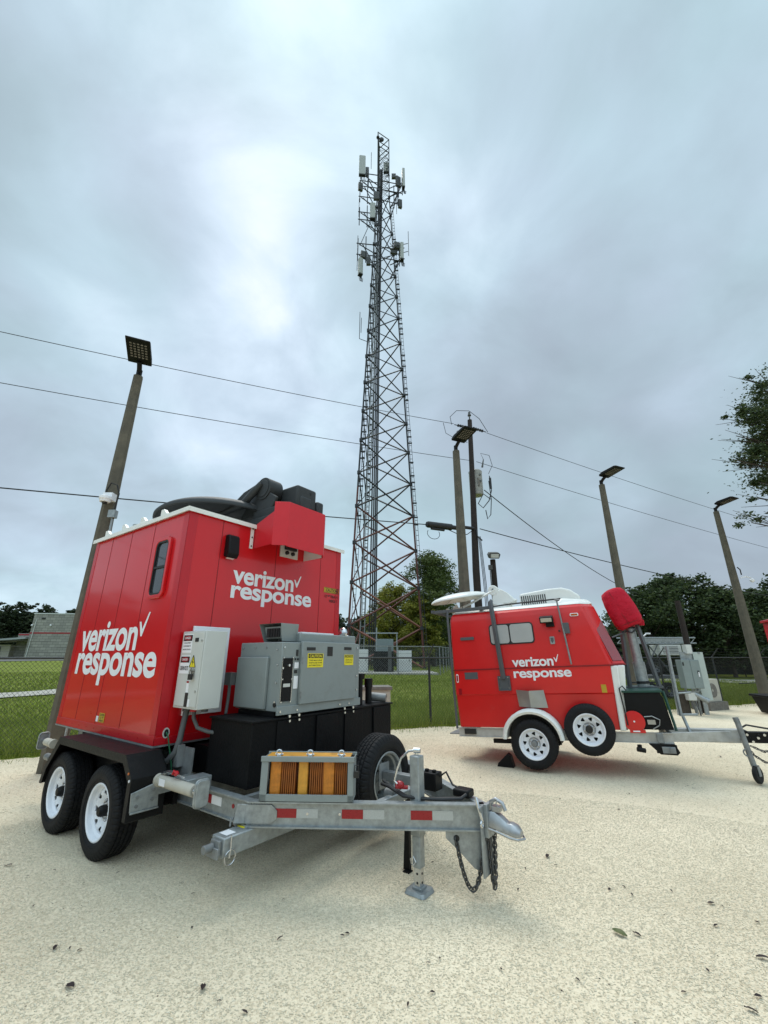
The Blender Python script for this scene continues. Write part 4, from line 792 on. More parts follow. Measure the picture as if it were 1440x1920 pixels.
# ================================================================== SMALL TRAILER
ST = empty('mast_trailer', (1.281, 7.958, .048), (0, -.043, -.451), 'smaller red fibreglass trailer with white roof, telescopic mast and white dish, parked by the fence', 'trailer')
Wt = 1.5
def sring(z, xr, xf, y0, y1, ch, cd, r=.05, n=4):
    """plan outline with rounded rear corners and chamfered front corners"""
    o = []
    for cx, cy_, a in ((xr+r, y1-r, 90), (xr+r, y0+r, 180)):
        for i in range(n+1): q = R(a+90*i/n); o.append((cx+r*math.cos(q), cy_+r*math.sin(q), z))
    o += [(xf-cd-.02, y0, z), (xf-cd+.015, y0+.012, z), (xf-.012, y0+ch-.02, z), (xf, y0+ch+.02, z), (xf, y1-ch-.02, z), (xf-.012, y1-ch+.02, z), (xf-cd+.015, y1-.012, z), (xf-cd-.02, y1, z)]
    return o
up = [sring(1.385, 0, 2.72, 0, Wt, .30, .20), sring(1.45, 0, 2.69, .002, Wt-.002, .30, .20), sring(1.9, 0.0, 2.56, .012, Wt-.012, .28, .19), sring(2.20, .005, 2.47, .022, Wt-.022, .26, .19), sring(2.235, .006, 2.46, .030, Wt-.03, .26, .19), sring(2.30, .02, 2.44, .045, Wt-.045, .26, .19), sring(2.345, .05, 2.40, .085, Wt-.085, .25, .18)]
b = MB().loft(up); sb = b.build('upper_body', 'red_fibre', ST, angle=18)
lo = [sring(.48, 0.02, 2.50, .035, Wt-.035, .02, .03), sring(.97, 0.0, 2.50, .02, Wt-.02, .02, .03), sring(.99, 0.0, 2.51, .0, Wt, .02, .03), sring(1.375, 0, 2.53, 0, Wt, .02, .03)]
b = MB().loft(lo); b.build('lower_body', 'red_fibre', ST, angle=30)
def nosept(z, t, off=.004):
    z0, z1 = 1.385, 2.30; k = (z-z0)/(z1-z0); xf = 2.72+(2.44-2.72)*k-.004; y0 = .0+.045*k; ch = .30-.04*k; cd = .20-.01*k
    P0 = Vector((xf-cd+.015, y0+.012)); P1 = Vector((xf-.012, y0+ch-.02)); p = P0.lerp(P1, t); nn = Vector((P1.y-P0.y, -(P1.x-P0.x))).normalized()
    p = p+nn*off; return (p.x, p.y, z)
b = MB(); zz_ = [1.44, 1.55, 1.8, 2.05, 2.2]; b.v = [nosept(z, t, .012) for z in zz_ for t in (.16, .5, 1.0)]; b.f = [(3*i+j, 3*i+j+1, 3*i+j+4, 3*i+j+3) for i in range(4) for j in range(2)]; b.build('nose_panel', 'nose_red', ST, fix=False)
b = MB()
for z0_, z1_ in ((1.40, 1.43), (2.21, 2.235)): b.v += [nosept(z0_, 0, .012), nosept(z0_, 1, .012), nosept(z1_, 1, .012), nosept(z1_, 0, .012)]
b.f = [(0, 1, 2, 3), (4, 5, 6, 7)]; b.tube([nosept(z, .06, .004) for z in np.linspace(1.40, 2.28, 8)], .012, 6); b.build('nose_moulding', 'red_fibre', ST)
b = MB(); b.loft([sring(1.372, -.012, 2.735, -.014, Wt+.014, .30, .20), sring(1.388, -.012, 2.735, -.014, Wt+.014, .30, .20)]); b.build('belt_moulding', 'seam', ST)
b = MB(); b.prism([(2.455, .47), (2.535, .47), (2.60, 1.37), (2.50, 1.37)], -.004, Wt+.004, 'xz'); b.prism([(2.53, .47), (2.56, .47), (2.70, 1.37), (2.56, 1.37)], .08, Wt-.08, 'xz'); b.build('front_fascia', 'white', ST, bevel=.015)
rf = [sring(2.347, .045, 2.40, .08, Wt-.08, .25, .18), sring(2.372, .06, 2.40, .10, Wt-.10, .25, .18), sring(2.41, .12, 2.36, .2, Wt-.2, .22, .16)]
b = MB().loft(rf); rfo = b.build('roof', 'white', ST)
b = MB(); b.loft([[(1.85, .25, 2.39), (2.44, .30, 2.345), (2.44, 1.2, 2.345), (1.85, 1.25, 2.39)], [(1.95, .35, 2.50), (2.36, .38, 2.44), (2.36, 1.12, 2.44), (1.95, 1.15, 2.50)]]); b.build('roof_cap', 'white', ST, bevel=.04, seg=4)
b = MB(); b.prism([(1.24, 2.40), (1.24, 2.64), (1.30, 2.66), (1.75, 2.70), (1.98, 2.70), (2.12, 2.65), (2.26, 2.53), (2.27, 2.40)], .48, 1.05, 'xz'); ac = b.build('air_conditioner', 'white', ST, bevel=.03, seg=3)
b = MB()
for i in range(12): b.box((1.27+i*.037, .474, 2.45), (1.288+i*.037, .482, 2.61))
b.build('grille', 'ink', ac)
b = MB(); b.tube([(.15, .30, 2.42), (1.1, .30, 2.47), (1.95, .20, 2.47)], .014, 8); b.build('cable', 'cable', ST)
# window
b = MB(); b.prism(rrect(.71, 1.765, 1.455, 2.11, .06), -.006, .002+.01, 'xz'); wn = b.build('window', 'ink', ST, bevel=.004)
b = MB(); b.prism(rrect(.732, 1.785, 1.045, 2.09, .045), -.010, -.006, 'xz'); b.build('pane', 'blind', wn); b = MB(); b.prism(rrect(1.070, 1.785, 1.435, 2.09, .045), -.010, -.006, 'xz'); b.build('pane', 'blind', wn)
text('verizon', 'lettering', 'decal', ST, (1.036, 1.400, 1.69, 1.548), '-y', -.017, .026, space=.97); tick(ST, (1.70, 1.455, 1.782, 1.57), '-y', -.017)
text('response', 'lettering', 'decal', ST, (1.035, 1.182, 1.93, 1.333), '-y', -.0035, .026, space=.97)
# grey strut with base plate
b = MB(); b.tube([(.79, .10, 2.53), (.80, .0, 2.50), (.81, -.045, 2.38), (.835, -.05, 1.9), (.87, -.05, 1.22)], .042, 4); b.box((.77, -.03, 1.04), (.97, -.004, 1.265)); b.box((.77, -.055, 1.04), (.785, -.004, 1.265)); b.box((.955, -.055, 1.04), (.97, -.004, 1.265)); b.box((.77, -.055, 1.04), (.97, -.03, 1.055)); b.build('dish_strut', 'greydark', ST, bevel=.004)
b = MB()
for x, z in ((.80, 1.08), (.94, 1.08), (.80, 1.24), (.94, 1.24)): b.cyl((x, -.036, z), (x, -.03, z), .008, n=8)
b.build('strut_bolt', 'chrome', ST)
fl = empty('flood_light', (0, 0, 0)); fl.parent = ST
b = MB(); b.box((1.59, -.14, 2.07), (1.80, -.03, 2.17), (R(18), 0, 0)); b.box((1.67, -.07, 2.0), (1.80, .0, 2.075)); b.build('lamp_body', 'black', fl, bevel=.01); b = MB(); b.box((1.61, -.155, 2.075), (1.78, -.148, 2.135), (R(18), 0, 0)); b.build('lens', 'beige', fl)
b = MB(); b.prism(rrect(1.69, 1.73, 1.765, 1.85, .015)+[], -.012, .004, 'xz'); bd = b.build('badge', 'galv', ST, bevel=.004); b = MB(); b.prism([(1.705, 1.83), (1.75, 1.83), (1.75, 1.78), (1.7275, 1.745), (1.705, 1.78)], -.016, -.012, 'xz'); b.build('badge_shield', 'greydark', bd, bevel=.003)
b = MB(); b.box((.185, -.01, 1.875), (.43, .004, 1.925)); b.build('vent_louvre', 'greydark', ST, bevel=.003)
b = MB(); b.box((.20, -.008, 1.225), (.43, .0, 1.338)); b.build('cover_plate', 'greydark', ST, bevel=.003)
b = MB(); b.prism(rrect(2.06, 2.145, 2.19, 2.195, .02), -.004, .02, 'xz'); q = b.build('marker_light', 'decal', ST, bevel=.003); b = MB(); b.prism(rrect(2.075, 2.156, 2.175, 2.184, .012), -.010, -.004, 'xz'); b.build('lens', 'amber', q, bevel=.002)
b = MB(); b.prism(rrect(.045, 1.175, .085, 1.315, .018), -.010, .0, 'xz'); q = b.build('marker_light', 'decal', ST, bevel=.003); b = MB(); b.prism(rrect(.053, 1.195, .077, 1.295, .010), -.016, -.010, 'xz'); b.build('lens', 'reflector_red', q, bevel=.002)
b = MB(); b.box((2.315, -.004, .99), (2.385, -.001, 1.105)); b.build('reflector', 'dyellow', ST, smooth=False); b = MB(); b.box((.07, -.004, .98), (.12, -.001, 1.08)); b.build('reflector', 'reflector_red', ST, smooth=False)
b = MB(); b.cyl((1.90, -.02, 2.42), (1.955, -.06, 1.41), .014, n=10); b.cyl((1.87, -.0, 2.44), (1.94, -.03, 2.42), .018, n=8); b.build('antenna_rod', 'galvd', ST); b = MB(); b.box((1.925, -.05, 1.88), (2.02, .01, 2.05)); b.build('rod_clamp', 'greydark', ST, bevel=.004)
b = MB(); b.cyl((1.86, -.02, 1.93), (1.86, .0, 1.93), .015); b.build('plug', 'ink', ST)
# stainless heat shield above the wheel
b = MB(); b.add([(1.04, -.02, 1.05), (1.25, -.10, 1.035), (1.47, -.02, 1.04), (1.50, -.02, .78), (1.25, -.10, .79), (1.06, -.02, .80)], [(0, 1, 4, 5), (1, 2, 3, 4)]); b.build('splash_shield', 'stainless', ST, smooth=False)
# white mudguard
b = MB(); cxw, czw = 1.232, .34
def arch(r_, sq=1.0, n=18): return [(cxw+r_*1.06*math.cos(t), czw+.0+r_*sq*math.sin(t)) for t in np.linspace(R(2), R(178), n)]
oa = arch(.430, 1.02); ia = arch(.372, 1.0); V = []; n = len(oa)
for pts, y in ((oa, -.0), (oa, -.23), ([((p[0]+q_[0])/2, (p[1]+q_[1])/2) for p, q_ in zip(oa, ia)], -.255), (ia, -.24), (ia, -.0)): V += [(p[0], y, p[1]) for p in pts]
F = []
for s in range(4):
    for i in range(n-1): F.append((s*n+i, s*n+i+1, (s+1)*n+i+1, (s+1)*n+i))
b.add(V, F).build('mudguard', 'white', ST, angle=60)
b = MB(); b.prism(arch(.41, 1.0)+[], -.004, .10, 'xz'); b.build('wheel_well', 'ink', ST)
wheel(ST, 'wheel', WM(1.232, -.115, .288, (0, -1, 0), .3), .345, .20, .207, 'wedge', 'white_rim')
wheel(ST, 'wheel', WM(1.232, Wt+.11, .288, (0, 1, 0), .3), .345, .20, .207, 'wedge', 'white_rim')
wheel(ST, 'spare_wheel', WM(2.045, -.115, .505, (0, -1, 0), .1), .345, .20, .207, 'wedge', 'white_rim', hub=False)
b = MB(); b.cyl((2.045, -.215, .505), (2.045, -.02, .505), .05, n=20); b.build('spare_wheel_carrier', 'ink', ST)
b = MB(); b.cyl((1.232, -.05, .288), (1.232, Wt+.05, .288), .035); b.box((.9, .12, .24), (1.6, .18, .33)); b.box((.55, .10, .24), (.95, .17, .30)); b.build('axle', 'black', ST)
# frame
sf = empty('trailer_frame', (0, 0, 0)); sf.parent = ST
b = MB(); ibeam(b, 0.0, .80, .015, .335, .47, .05, .008); ibeam(b, 1.66, 3.10, .015, .32, .455, .05, .008); ibeam(b, .80, 1.66, .13, .335, .47, .05, .008); b.build('side_rail', 'alu', sf)
b = MB(); ibeam(b, 0, 3.10, Wt-.065, .33, .46, .05, .008); b.box((0, .06, .35), (.05, Wt-.07, .46)); b.box((3.05, .06, .33), (3.10, Wt-.07, .45)); b.build('side_rail', 'alu', sf)
b = MB(); b.box((3.0, .68, .255), (4.02, .82, .43)); b.build('tongue_beam', 'alu', sf, bevel=.006)
b = MB(); b.add([(2.6, .10, .32), (2.6, .16, .32), (3.9, .70, .27), (3.9, .66, .27), (2.6, .10, .43), (2.6, .16, .43), (3.9, .70, .41), (3.9, .66, .41)], [(0, 3, 2, 1), (4, 5, 6, 7), (0, 1, 5, 4), (1, 2, 6, 5), (2, 3, 7, 6), (3, 0, 4, 7)]); b.build('drawbar_beam', 'alu', sf, bevel=.004)
b = MB(); b.box((.10, .005, .375), (.30, .014, .455)); b.build('tail_light_box', 'ink', sf, bevel=.01); b = MB(); b.box((-.19, .1, .355), (.0, .6, .37)); b.build('rear_step', 'galvd', sf)
b = MB(); b.box((2.86, -.005, .20), (3.12, .02, .31)); b.prism([(2.78, .32), (3.10, .32), (3.14, .22), (3.10, .185), (2.90, .19)], -.03, .08, 'xz'); b.build('stabiliser_bracket', 'black', sf, bevel=.004)
b = MB(); b.box((2.93, -.06, .21), (3.09, -.03, .29)); b.cyl((3.05, -.09, .25), (3.05, -.06, .25), .035); b.box((2.90, -.015, .33), (2.98, -.004, .45)); b.build('stabiliser_socket', 'galvd', sf, bevel=.004)
b = MB(); b.cyl((2.66, .0, .30), (2.66, .0, .25), .03); b.cyl((2.62, -.05, .25), (2.72, -.02, .23), .03); b.build('drain_valve', 'black', sf)
# coupler end
b = MB(); b.box((4.0, .69, .26), (4.42, .81, .40)); b.cyl((4.10, .665, .33), (4.10, .69, .33), .02, n=8); b.cyl((4.22, .665, .36), (4.22, .69, .36), .02, n=8); b.box((4.0, .66, .27), (4.10, .84, .42)); b.build('coupler', 'black', ST, bevel=.01)
b = MB()
for x, z in ((4.08, .37), (4.20, .33), (4.28, .37), (4.13, .28)): b.cyl((x, .655, z), (x, .69, z), .017, n=8)
b.build('coupler_bolt', 'chrome', ST)
chain([(4.02, .62, .25), (4.08, .60, .12), (4.18, .60, .04), (4.28, .62, .02), (4.36, .64, .08), (4.40, .66, .22)], 'chain', ST, .05); chain([(4.10, .64, .22), (4.2, .62, .17), (4.3, .64, .17), (4.40, .66, .25)], 'chain', ST, .05)
b = MB(); b.tube([(4.0, .66, .44), (4.10, .64, .50), (4.25, .66, .47), (4.5, .70, .42)], .012, 6); b.build('cable', 'cable', ST)
jj = empty('jockey_wheel', (0, 0, 0)); jj.parent = ST
b = MB(); b.cyl((3.98, .52, .68), (4.02, .49, .10), .036, n=14); b.cyl((3.975, .525, .70), (3.98, .52, .64), .036, n=14); b.build('jack_tube', 'galvd', jj)
b = MB(); b.cyl((3.985, .52, .42), (4.02, .68, .40), .03, n=10); b.tube([(3.99+.045*math.cos(t), .48, .26+.045*math.sin(t)) for t in np.linspace(0, 6.28, 14, endpoint=False)], .010, 6, closed=True); b.build('jack_clamp', 'galvd', jj)
jm = Matrix.Translation((4.03, .47, .0)) @ Matrix.Rotation(R(55), 4, 'Z')
b = MB(jm); b.box((-.03, -.035, -.02), (.03, -.027, .11)); b.box((-.03, .027, -.02), (.03, .035, .11)); b.box((-.03, -.035, .10), (.03, .035, .11)); b.build('wheel_fork', 'galvd', jj)
b = MB(jm); b.lathe([(.02, -.022), (.095, -.026), (.112, -.014), (.112, .014), (.095, .026), (.02, .022)], 28, Matrix.Rotation(R(90), 4, 'X') @ Matrix.Identity(4)); b.m = jm; b.build('wheel', 'rubber', jj); jj.location = (0, 0, -.125)
jj.location = (0, 0, -.09)
# black equipment box, hose reel
b = MB(); b.prism([(2.57, .49), (3.14, .49), (3.10, .90), (3.06, .985), (2.60, .985)], .05, 1.35, 'xz'); b.build('equipment_box', 'sheet', ST, bevel=.008)
b = MB(); b.box((2.56, .03, .985), (3.11, 1.37, 1.012)); b.tube([(3.115, .06, 1.0), (3.13, .06, .88), (3.165, .06, .48)], .018, 4); b.tube([(3.115, 1.34, 1.0), (3.13, 1.34, .88), (3.165, 1.34, .48)], .018, 4); b.build('box_frame', 'teal', ST)
b = MB(); b.lathe([(.001, .0), (.10, .0), (.125, .015), (.14, .02), (.14, .035), (.10, .04), (.001, .045)], 36, WM(2.66, .045, .60, (0, -1, 0))); b.box((2.58, .0, .45), (2.78, .045, .49)); hr_ = b.build('hose_reel', 'red_fibre', ST); b = MB(); b.cyl((2.66, -.002, .60), (2.66, -.006, .60), .012); b.box((2.62, -.003, .462), (2.71, -.001, .48)); b.build('reel_hub', 'decal', hr_)
b = MB(); b.box((2.83, .03, .56), (2.93, .05, .62)); b.tube([(2.80, .03, .66), (2.9, .02, .67), (2.99, .03, .62), (2.97, .03, .55), (2.88, .03, .50)], .008, 6); b.build('pump', 'stainless', ST)
b = MB(); b.tube([(2.57, -.01, .55), (2.56, -.02, .85), (2.555, -.02, 1.05), (2.60, -.02, 1.08), (2.64, -.0, 1.02)], .010, 8); b.build('cable', 'cable', ST)
# mast with braces and covered antenna head
ms = empty('telescopic_mast', (0, 0, 0)); ms.parent = ST
b = MB(); b.cyl((2.93, .75, 1.01), (2.935, .75, 1.38), .088, n=32); b.cyl((2.935, .75, 1.38), (2.93, .75, 1.95), .070, n=32); b.cyl((2.93, .75, 1.38), (2.93, .75, 1.40), .092, n=32); b.build('mast_tube', 'galv', ms)
b = MB(); b.cyl((2.932, .75, 1.07), (2.932, .75, 1.11), .094, n=32); b.cyl((2.93, .75, 1.93), (2.93, .75, 1.96), .08, n=24); b.tube([(2.75, .72, 1.09), (3.12, .72, 1.09)], .010, 6); b.tube([(2.84, .66, 1.90), (2.93, .62, 1.86), (3.02, .66, 1.92)], .014, 6); b.build('mast_strap', 'cable', ms)
b = MB(); b.tube([(2.73, .70, 1.01), (2.80, .70, 1.97)], .035, 4); b.tube([(3.15, .70, 1.0), (3.035, .70, 2.0)], .035, 4); b.box((2.68, .66, 1.0), (3.20, .80, 1.03)); b.tube([(2.62, .5, 1.80), (2.85, .70, 1.88)], .012, 6); b.build('mast_brace', 'greydark', ms)
hm = Matrix.Translation((2.945, .75, 1.99)) @ Matrix.Rotation(R(-17), 4, 'Y')
b = MB(hm); rings = []
for z, sx, sy in ((-.03, .17, .17), (0, .205, .20), (.08, .222, .21), (.25, .228, .22), (.42, .215, .21), (.55, .195, .19), (.61, .17, .17), (.64, .10, .11)):
    ring = []
    for i in range(40):
        t = 2*math.pi*i/40; c, s = math.cos(t), math.sin(t); e_ = .62
        wob = 1+.022*math.sin(5*t+z*9)+.014*math.sin(9*t+z*23)+.012*math.sin(3*t-z*31)
        ring.append((sx*abs(c)**e_*(1 if c > 0 else -1)*wob, sy*abs(s)**e_*(1 if s > 0 else -1)*wob, z+.012*math.sin(3*t)*(1 if z < .05 else .3)))
    rings.append(ring)
b.loft(rings); cv = b.build('antenna_cover', 'red_cloth', ms, angle=60)
b = MB(hm); b.tube([(-.04+.01*math.sin(z*20), -.212*(1 if z < .4 else 1-(z-.4)*.6), z) for z in np.linspace(0, .6, 14)], .004, 5); b.build('cover_seam', 'seam', cv)
b = MB(hm); b.tube([(.208*abs(math.cos(t))**.62*(1 if math.cos(t) > 0 else -1), .203*abs(math.sin(t))**.62*(1 if math.sin(t) > 0 else -1), .03) for t in np.linspace(0, 2*math.pi, 40, endpoint=False)], .006, 6, closed=True); b.build('cover_hem', 'seam', cv)
b = MB(hm); b.box((.12, -.12, -.07), (.20, -.04, .02), (0, R(20), 0)); b.build('cover_flap', 'red_cloth', cv, bevel=.01)
# roof rack and white dish
b = MB(); b.box((-.30, .04, 2.385), (.80, .10, 2.44)); b.box((-.30, Wt-.15, 2.385), (.80, Wt-.09, 2.44)); b.box((-.35, .04, 2.40), (-.29, Wt-.09, 2.45)); b.box((.55, .1, 2.40), (.62, Wt-.1, 2.45)); b.tube([(-.03, .05, 2.40), (-.030, .03, 2.3), (-.026, .03, .45)], .022, 4); b.build('roof_rack', 'greydark', ST, bevel=.003)
sdd = empty('satellite_dish', (0, 0, 0)); sdd.parent = ST
dm = Matrix.Translation((.03, .75, 2.70)) @ Matrix.Rotation(R(-5), 4, 'Y') @ Matrix.Rotation(R(5), 4, 'X')
b = MB(dm); pr = [(.58*math.sin(t), .11*(math.cos(t)-math.cos(R(80)))/(1-math.cos(R(80)))+.02) for t in np.linspace(0.001, R(80), 10)]; rs = .58*math.sin(R(80))
b.lathe(pr+[(rs+.005, 0), (rs-.01, -.01), (rs-.03, .0)]+[(r_*.96, z-.02) for r_, z in pr[::-1]], 56); b.build('reflector', 'white', sdd, angle=40)
b = MB(); b.tube([(-.05, .62, 2.47), (.35, .56, 2.60), (.80, .55, 2.80)], .022, 4); b.prism([(-.15, 2.45), (.0, 2.60), (.06, 2.47)], .60, .64, 'xz'); b.ball((-.20, .64, 2.49), .05, 10); b.box((-.12, .6, 2.44), (.1, .9, 2.49)); b.build('feed_arm', 'white', sdd, bevel=.003)
b = MB(); b.cyl((.76, .55, 2.79), (.76, .95, 2.79), .095, n=28); b.prism([(.70, 2.52), (.74, 2.70), (.90, 2.80), (1.02, 2.72), (1.10, 2.62), (1.13, 2.55), (1.05, 2.52)], .56, .94, 'xz'); b.cyl((.85, .75, 2.44), (.85, .75, 2.53), .20, n=28); b.box((1.08, .66, 2.56), (1.16, .74, 2.60)); b.build('dish_drive', 'white', sdd, bevel=.012)
b = MB(dm)
for a in range(8): b.tube([(.08*math.cos(a*.785), .08*math.sin(a*.785), .075), (.30*math.cos(a*.785), .30*math.sin(a*.785), .055), (.53*math.cos(a*.785), .53*math.sin(a*.785), .0)], .008, 5)
b.build('reflector_rib', 'cabinet', sdd)
b = MB(); b.cyl((.76, .54, 2.80), (.76, .548, 2.80), .02, n=12); b.box((.15, .45, 2.44), (.16, .46, 2.6)); b.build('pivot', 'ink', sdd)
# ladder pipe in front of the box
b = MB(); b.cyl((3.39, .78, 1.62), (3.34, .72, .60), .024, n=12); b.cyl((3.345, .735, .92), (3.55, .75, .93), .014, n=8); b.cyl((3.34, .72, .62), (3.56, .75, .62), .016, n=8); b.tube([(3.36, .70, .60), (3.40, .62, .34)], .022, 8); b.build('mast_rest', 'galv', ST)
# wheel chock
b = MB(); b.prism([(0, 0), (.26, 0), (.22, .16), (.17, .19), (.02, .05)], 0, .16, 'xz'); ck = b.build('wheel_chock', 'sheet', None, bevel=.008)
ck.location = (1.80, 7.66, .004); ck.rotation_euler = (0, 0, -.451); tag(ck, 'black rubber chock wedged against the smaller trailer\'s tyre', 'wheel chock')

# ================================================================== FENCE
fe = empty('chain_link_fence', (F0.x, F0.y, 0), (0, 0, math.atan2(FD.y, FD.x)), 'chain link fence with barbed wire arms running behind both trailers', 'fence')
u0, u1, fh = -16.0, 32.0, 1.60
p_ = .076; V = []; F = []
def seg_(a, b_, r=.0030):
    o = len(V); d = (Vector(b_)-Vector(a)).normalized(); n1_ = d.cross(Vector((0, 1, 0))).normalized()
    for q in (a, b_):
        for k in range(3): t = 2*math.pi*k/3; w_ = Vector(q)+(n1_*math.cos(t)+Vector((0, 1, 0))*math.sin(t))*r; V.append(tuple(w_))
    for k in range(3): F.append((o+k, o+(k+1) % 3, o+3+(k+1) % 3, o+3+k))
H_ = fh-.05; x = u0-H_
while x < u1:
    a0 = max(x, u0); z0 = .03+(a0-x); a1 = min(x+H_, u1); z1 = .03+(a1-x)
    if a1 > a0: seg_((a0, .003, z0), (a1, .003, z1))
    z0b = .03+H_-(a0-x); z1b = .03+H_-(a1-x)
    if a1 > a0: seg_((a0, -.003, z0b), (a1, -.003, z1b))
    x += p_
fastmesh('chain_link_mesh', V, F, 'fence', fe)
MB().tube([(u0, 0, fh+.03), (u1, 0, fh+.03)], .021, 10).build('top_rail', 'fence', fe)
MB().tube([(u0, 0, .05), (u1, 0, .05)], .004, 6).build('tension_wire', 'fence', fe)
MB().tube([(14.8, .03, .70), (u1, .03, .70)], .016, 8).build('mid_rail', 'fence', fe)
u = 1.31
while u > u0: u -= 3.05
while u < u1:
    u += 3.05
    if u > u1: break
    b = MB(); b.cyl((u, .03, 0), (u, .03, fh+.05), .030, n=12); b.tube([(u, .03, fh+.03), (u, .0, fh+.10), (u, -.24, fh+.36)], [.022, .02, .012], 8); b.ball((u, .03, fh+.05), .034, 10); b.build('fence_post', 'fence', fe)
for k, (dy, dz) in enumerate(((-.04, .15), (-.13, .24), (-.22, .34))):
    b = MB(); b.tube([(a, dy+.004*math.sin(a*9), fh+dz-.02*abs(math.sin((a-1.31)/3.05*math.pi))) for a in np.arange(u0, u1, .5)], .0022, 4); b.build('barbed_wire', 'fence', fe)

# far fences of the tower compound and the green screened one on the right
def farfence(name, p0, p1, h, label, m='galvd', screen=False, st=3.0):
    e_ = empty(name, (p0[0], p0[1], hgt(*p0)), (0, 0, math.atan2(p1[1]-p0[1], p1[0]-p0[0])), label, 'fence'); Lg = math.hypot(p1[0]-p0[0], p1[1]-p0[1]); n = int(Lg/st)
    dz = hgt(*p1)-hgt(*p0)
    for i in range(n+1):
        x = i*Lg/n; MB().cyl((x, 0, dz*i/n-.02), (x, 0, h+dz*i/n), .04, n=8).build('fence_post', m, e_)
    MB().tube([(0, 0, h-.03), (Lg, 0, h-.03+dz)], .028, 8).build('top_rail', m, e_)
    if screen:
        b = MB(); k = int(Lg/.5); b.v = []; 
        for i in range(k+1):
            x = i*Lg/k
            for z in (.15, h-.05): b.v.append((x, .04*math.sin(x*2.1+z), z+dz*i/k))
        b.f = [(2*i, 2*i+2, 2*i+3, 2*i+1) for i in range(k)]; b.build('windscreen', 'screen', e_)
    else:
        V2 = []; F2 = []; r = .0045; x = -h; 
        while x < Lg:
            for s in (0, 1):
                a0 = max(x, 0); a1 = min(x+h, Lg); z0, z1 = (a0-x, a1-x) if s == 0 else (h-(a0-x), h-(a1-x))
                if a1 <= a0: continue
                o = len(V2); V2 += [(a0-r, 0, z0+dz*a0/Lg), (a0+r, 0, z0+dz*a0/Lg), (a1+r, 0, z1+dz*a1/Lg), (a1-r, 0, z1+dz*a1/Lg)]; F2.append((o, o+1, o+2, o+3))
            x += .16
        fastmesh('chain_link_mesh', V2, F2, m, e_)
    return e_
farfence('chain_link_fence', (-9, 35.5), (4.5, 36), 2.2, 'pale chain link fence around the tower compound, in front of its cabinets')
farfence('chain_link_fence', (4.5, 36), (8, 52), 2.2, 'side run of the compound fence going back beside the tower\'s right leg')
farfence('chain_link_fence', (-6, 56), (16, 56), 2.6, 'rear fence of the tower compound under the trees')
farfence('windscreen_fence', (17, 38), (60, 33), 2.1, 'dark green screened fence below the row of trees on the right', 'sheet', True)

# ================================================================== LATTICE TOWER
TW = empty('lattice_tower', (0, 0, 0), (0, 0, 0), 'tall three sided lattice radio tower, rusty at the foot, crowded with antennas', 'tower')
# three legs: near left, far left, right
lev = [.47, 4.64, 9.02, 13.35, 17.61, 21.77, 26.07, 30.22, 34.5, 38.65, 43.01, 47.4, 51.31, 55.18, 59.64, 63.86, 67.91, 72.0]
ztop = 86.2
def leg(k, z):
    zz = min(z, 72.0)
    nb = Vector((-3.72, 43.5)); nt_ = Vector((-1.02, 46.9)); fb = Vector((-3.05, 52.4)); ft = Vector((-.80, 49.3)); rb = Vector((4.35, 48.0)); rt = Vector((.84, 48.0))
    a, c = ((nb, nt_), (fb, ft), (rb, rt))[k]; t = zz/72.0; p = a.lerp(c, t); return Vector((p.x, p.y, z))
for k in range(3):
    b = MB(); b.tube([leg(k, 0), leg(k, 20)], .11, 8); b.build('leg', 'rust', TW)
    b = MB(); b.tube([leg(k, 20), leg(k, 72), leg(k, ztop)], [.11, .085, .075], 8); b.build('leg', 'tower', TW)
for k, (dx, dy) in enumerate(((.38, .1), (.35, -.2), (.30, -.25))):
    b = MB(); z1 = (58, 58, 70)[k]
    for s in (-1, 1): b.tube([leg(k, 1)+Vector((dx+s*.14, dy, 0)), leg(k, z1)+Vector((dx+s*.14, dy, 0))], .028, 5)
    z = 1.5
    while z < z1: p = leg(k, z); b.box((p.x+dx-.16, p.y+dy-.02, z), (p.x+dx+.16, p.y+dy+.02, z+.05)); z += .62
    b.build('cable_ladder', 'tower', TW)
    b = MB(); z = 2
    while z < z1:
        if random.random() < .55 and 14 < z < 64: p = leg(k, z); b.box((p.x+dx-.28, p.y+dy-.10, z), (p.x+dx+.22, p.y+dy+.02, z+.16))
        z += .9
    b.build('cable_clamp', 'cable', TW)
nbr = 0
for i in range(len(lev)-1):
    for (a, c) in ((0, 2), (1, 2), (0, 1)):
        for (s, e_) in ((a, c), (c, a)):
            thick = .10 if lev[i] < 20 else (.09 if lev[i] < 45 else .08)
            mm = 'rust' if lev[i] < 8 else ('rust' if lev[i] < 14 else 'tower')
            if a == 0 and c == 2 and lev[i] < 8: mm = 'rust' if s == a else 'rust2'
            if (a, c) == (0, 1): thick *= .7
            b = MB(); b.tube([leg(s, lev[i]), leg(e_, lev[i+1])], thick, 4); b.build('brace', mm, TW); nbr += 1
b = MB()
for z in lev:
    for k in range(3): p = leg(k, z); b.box((p.x-.18, p.y-.18, z-.18), (p.x+.18, p.y+.18, z+.18))
b.build('joint_plate', 'tower', TW)
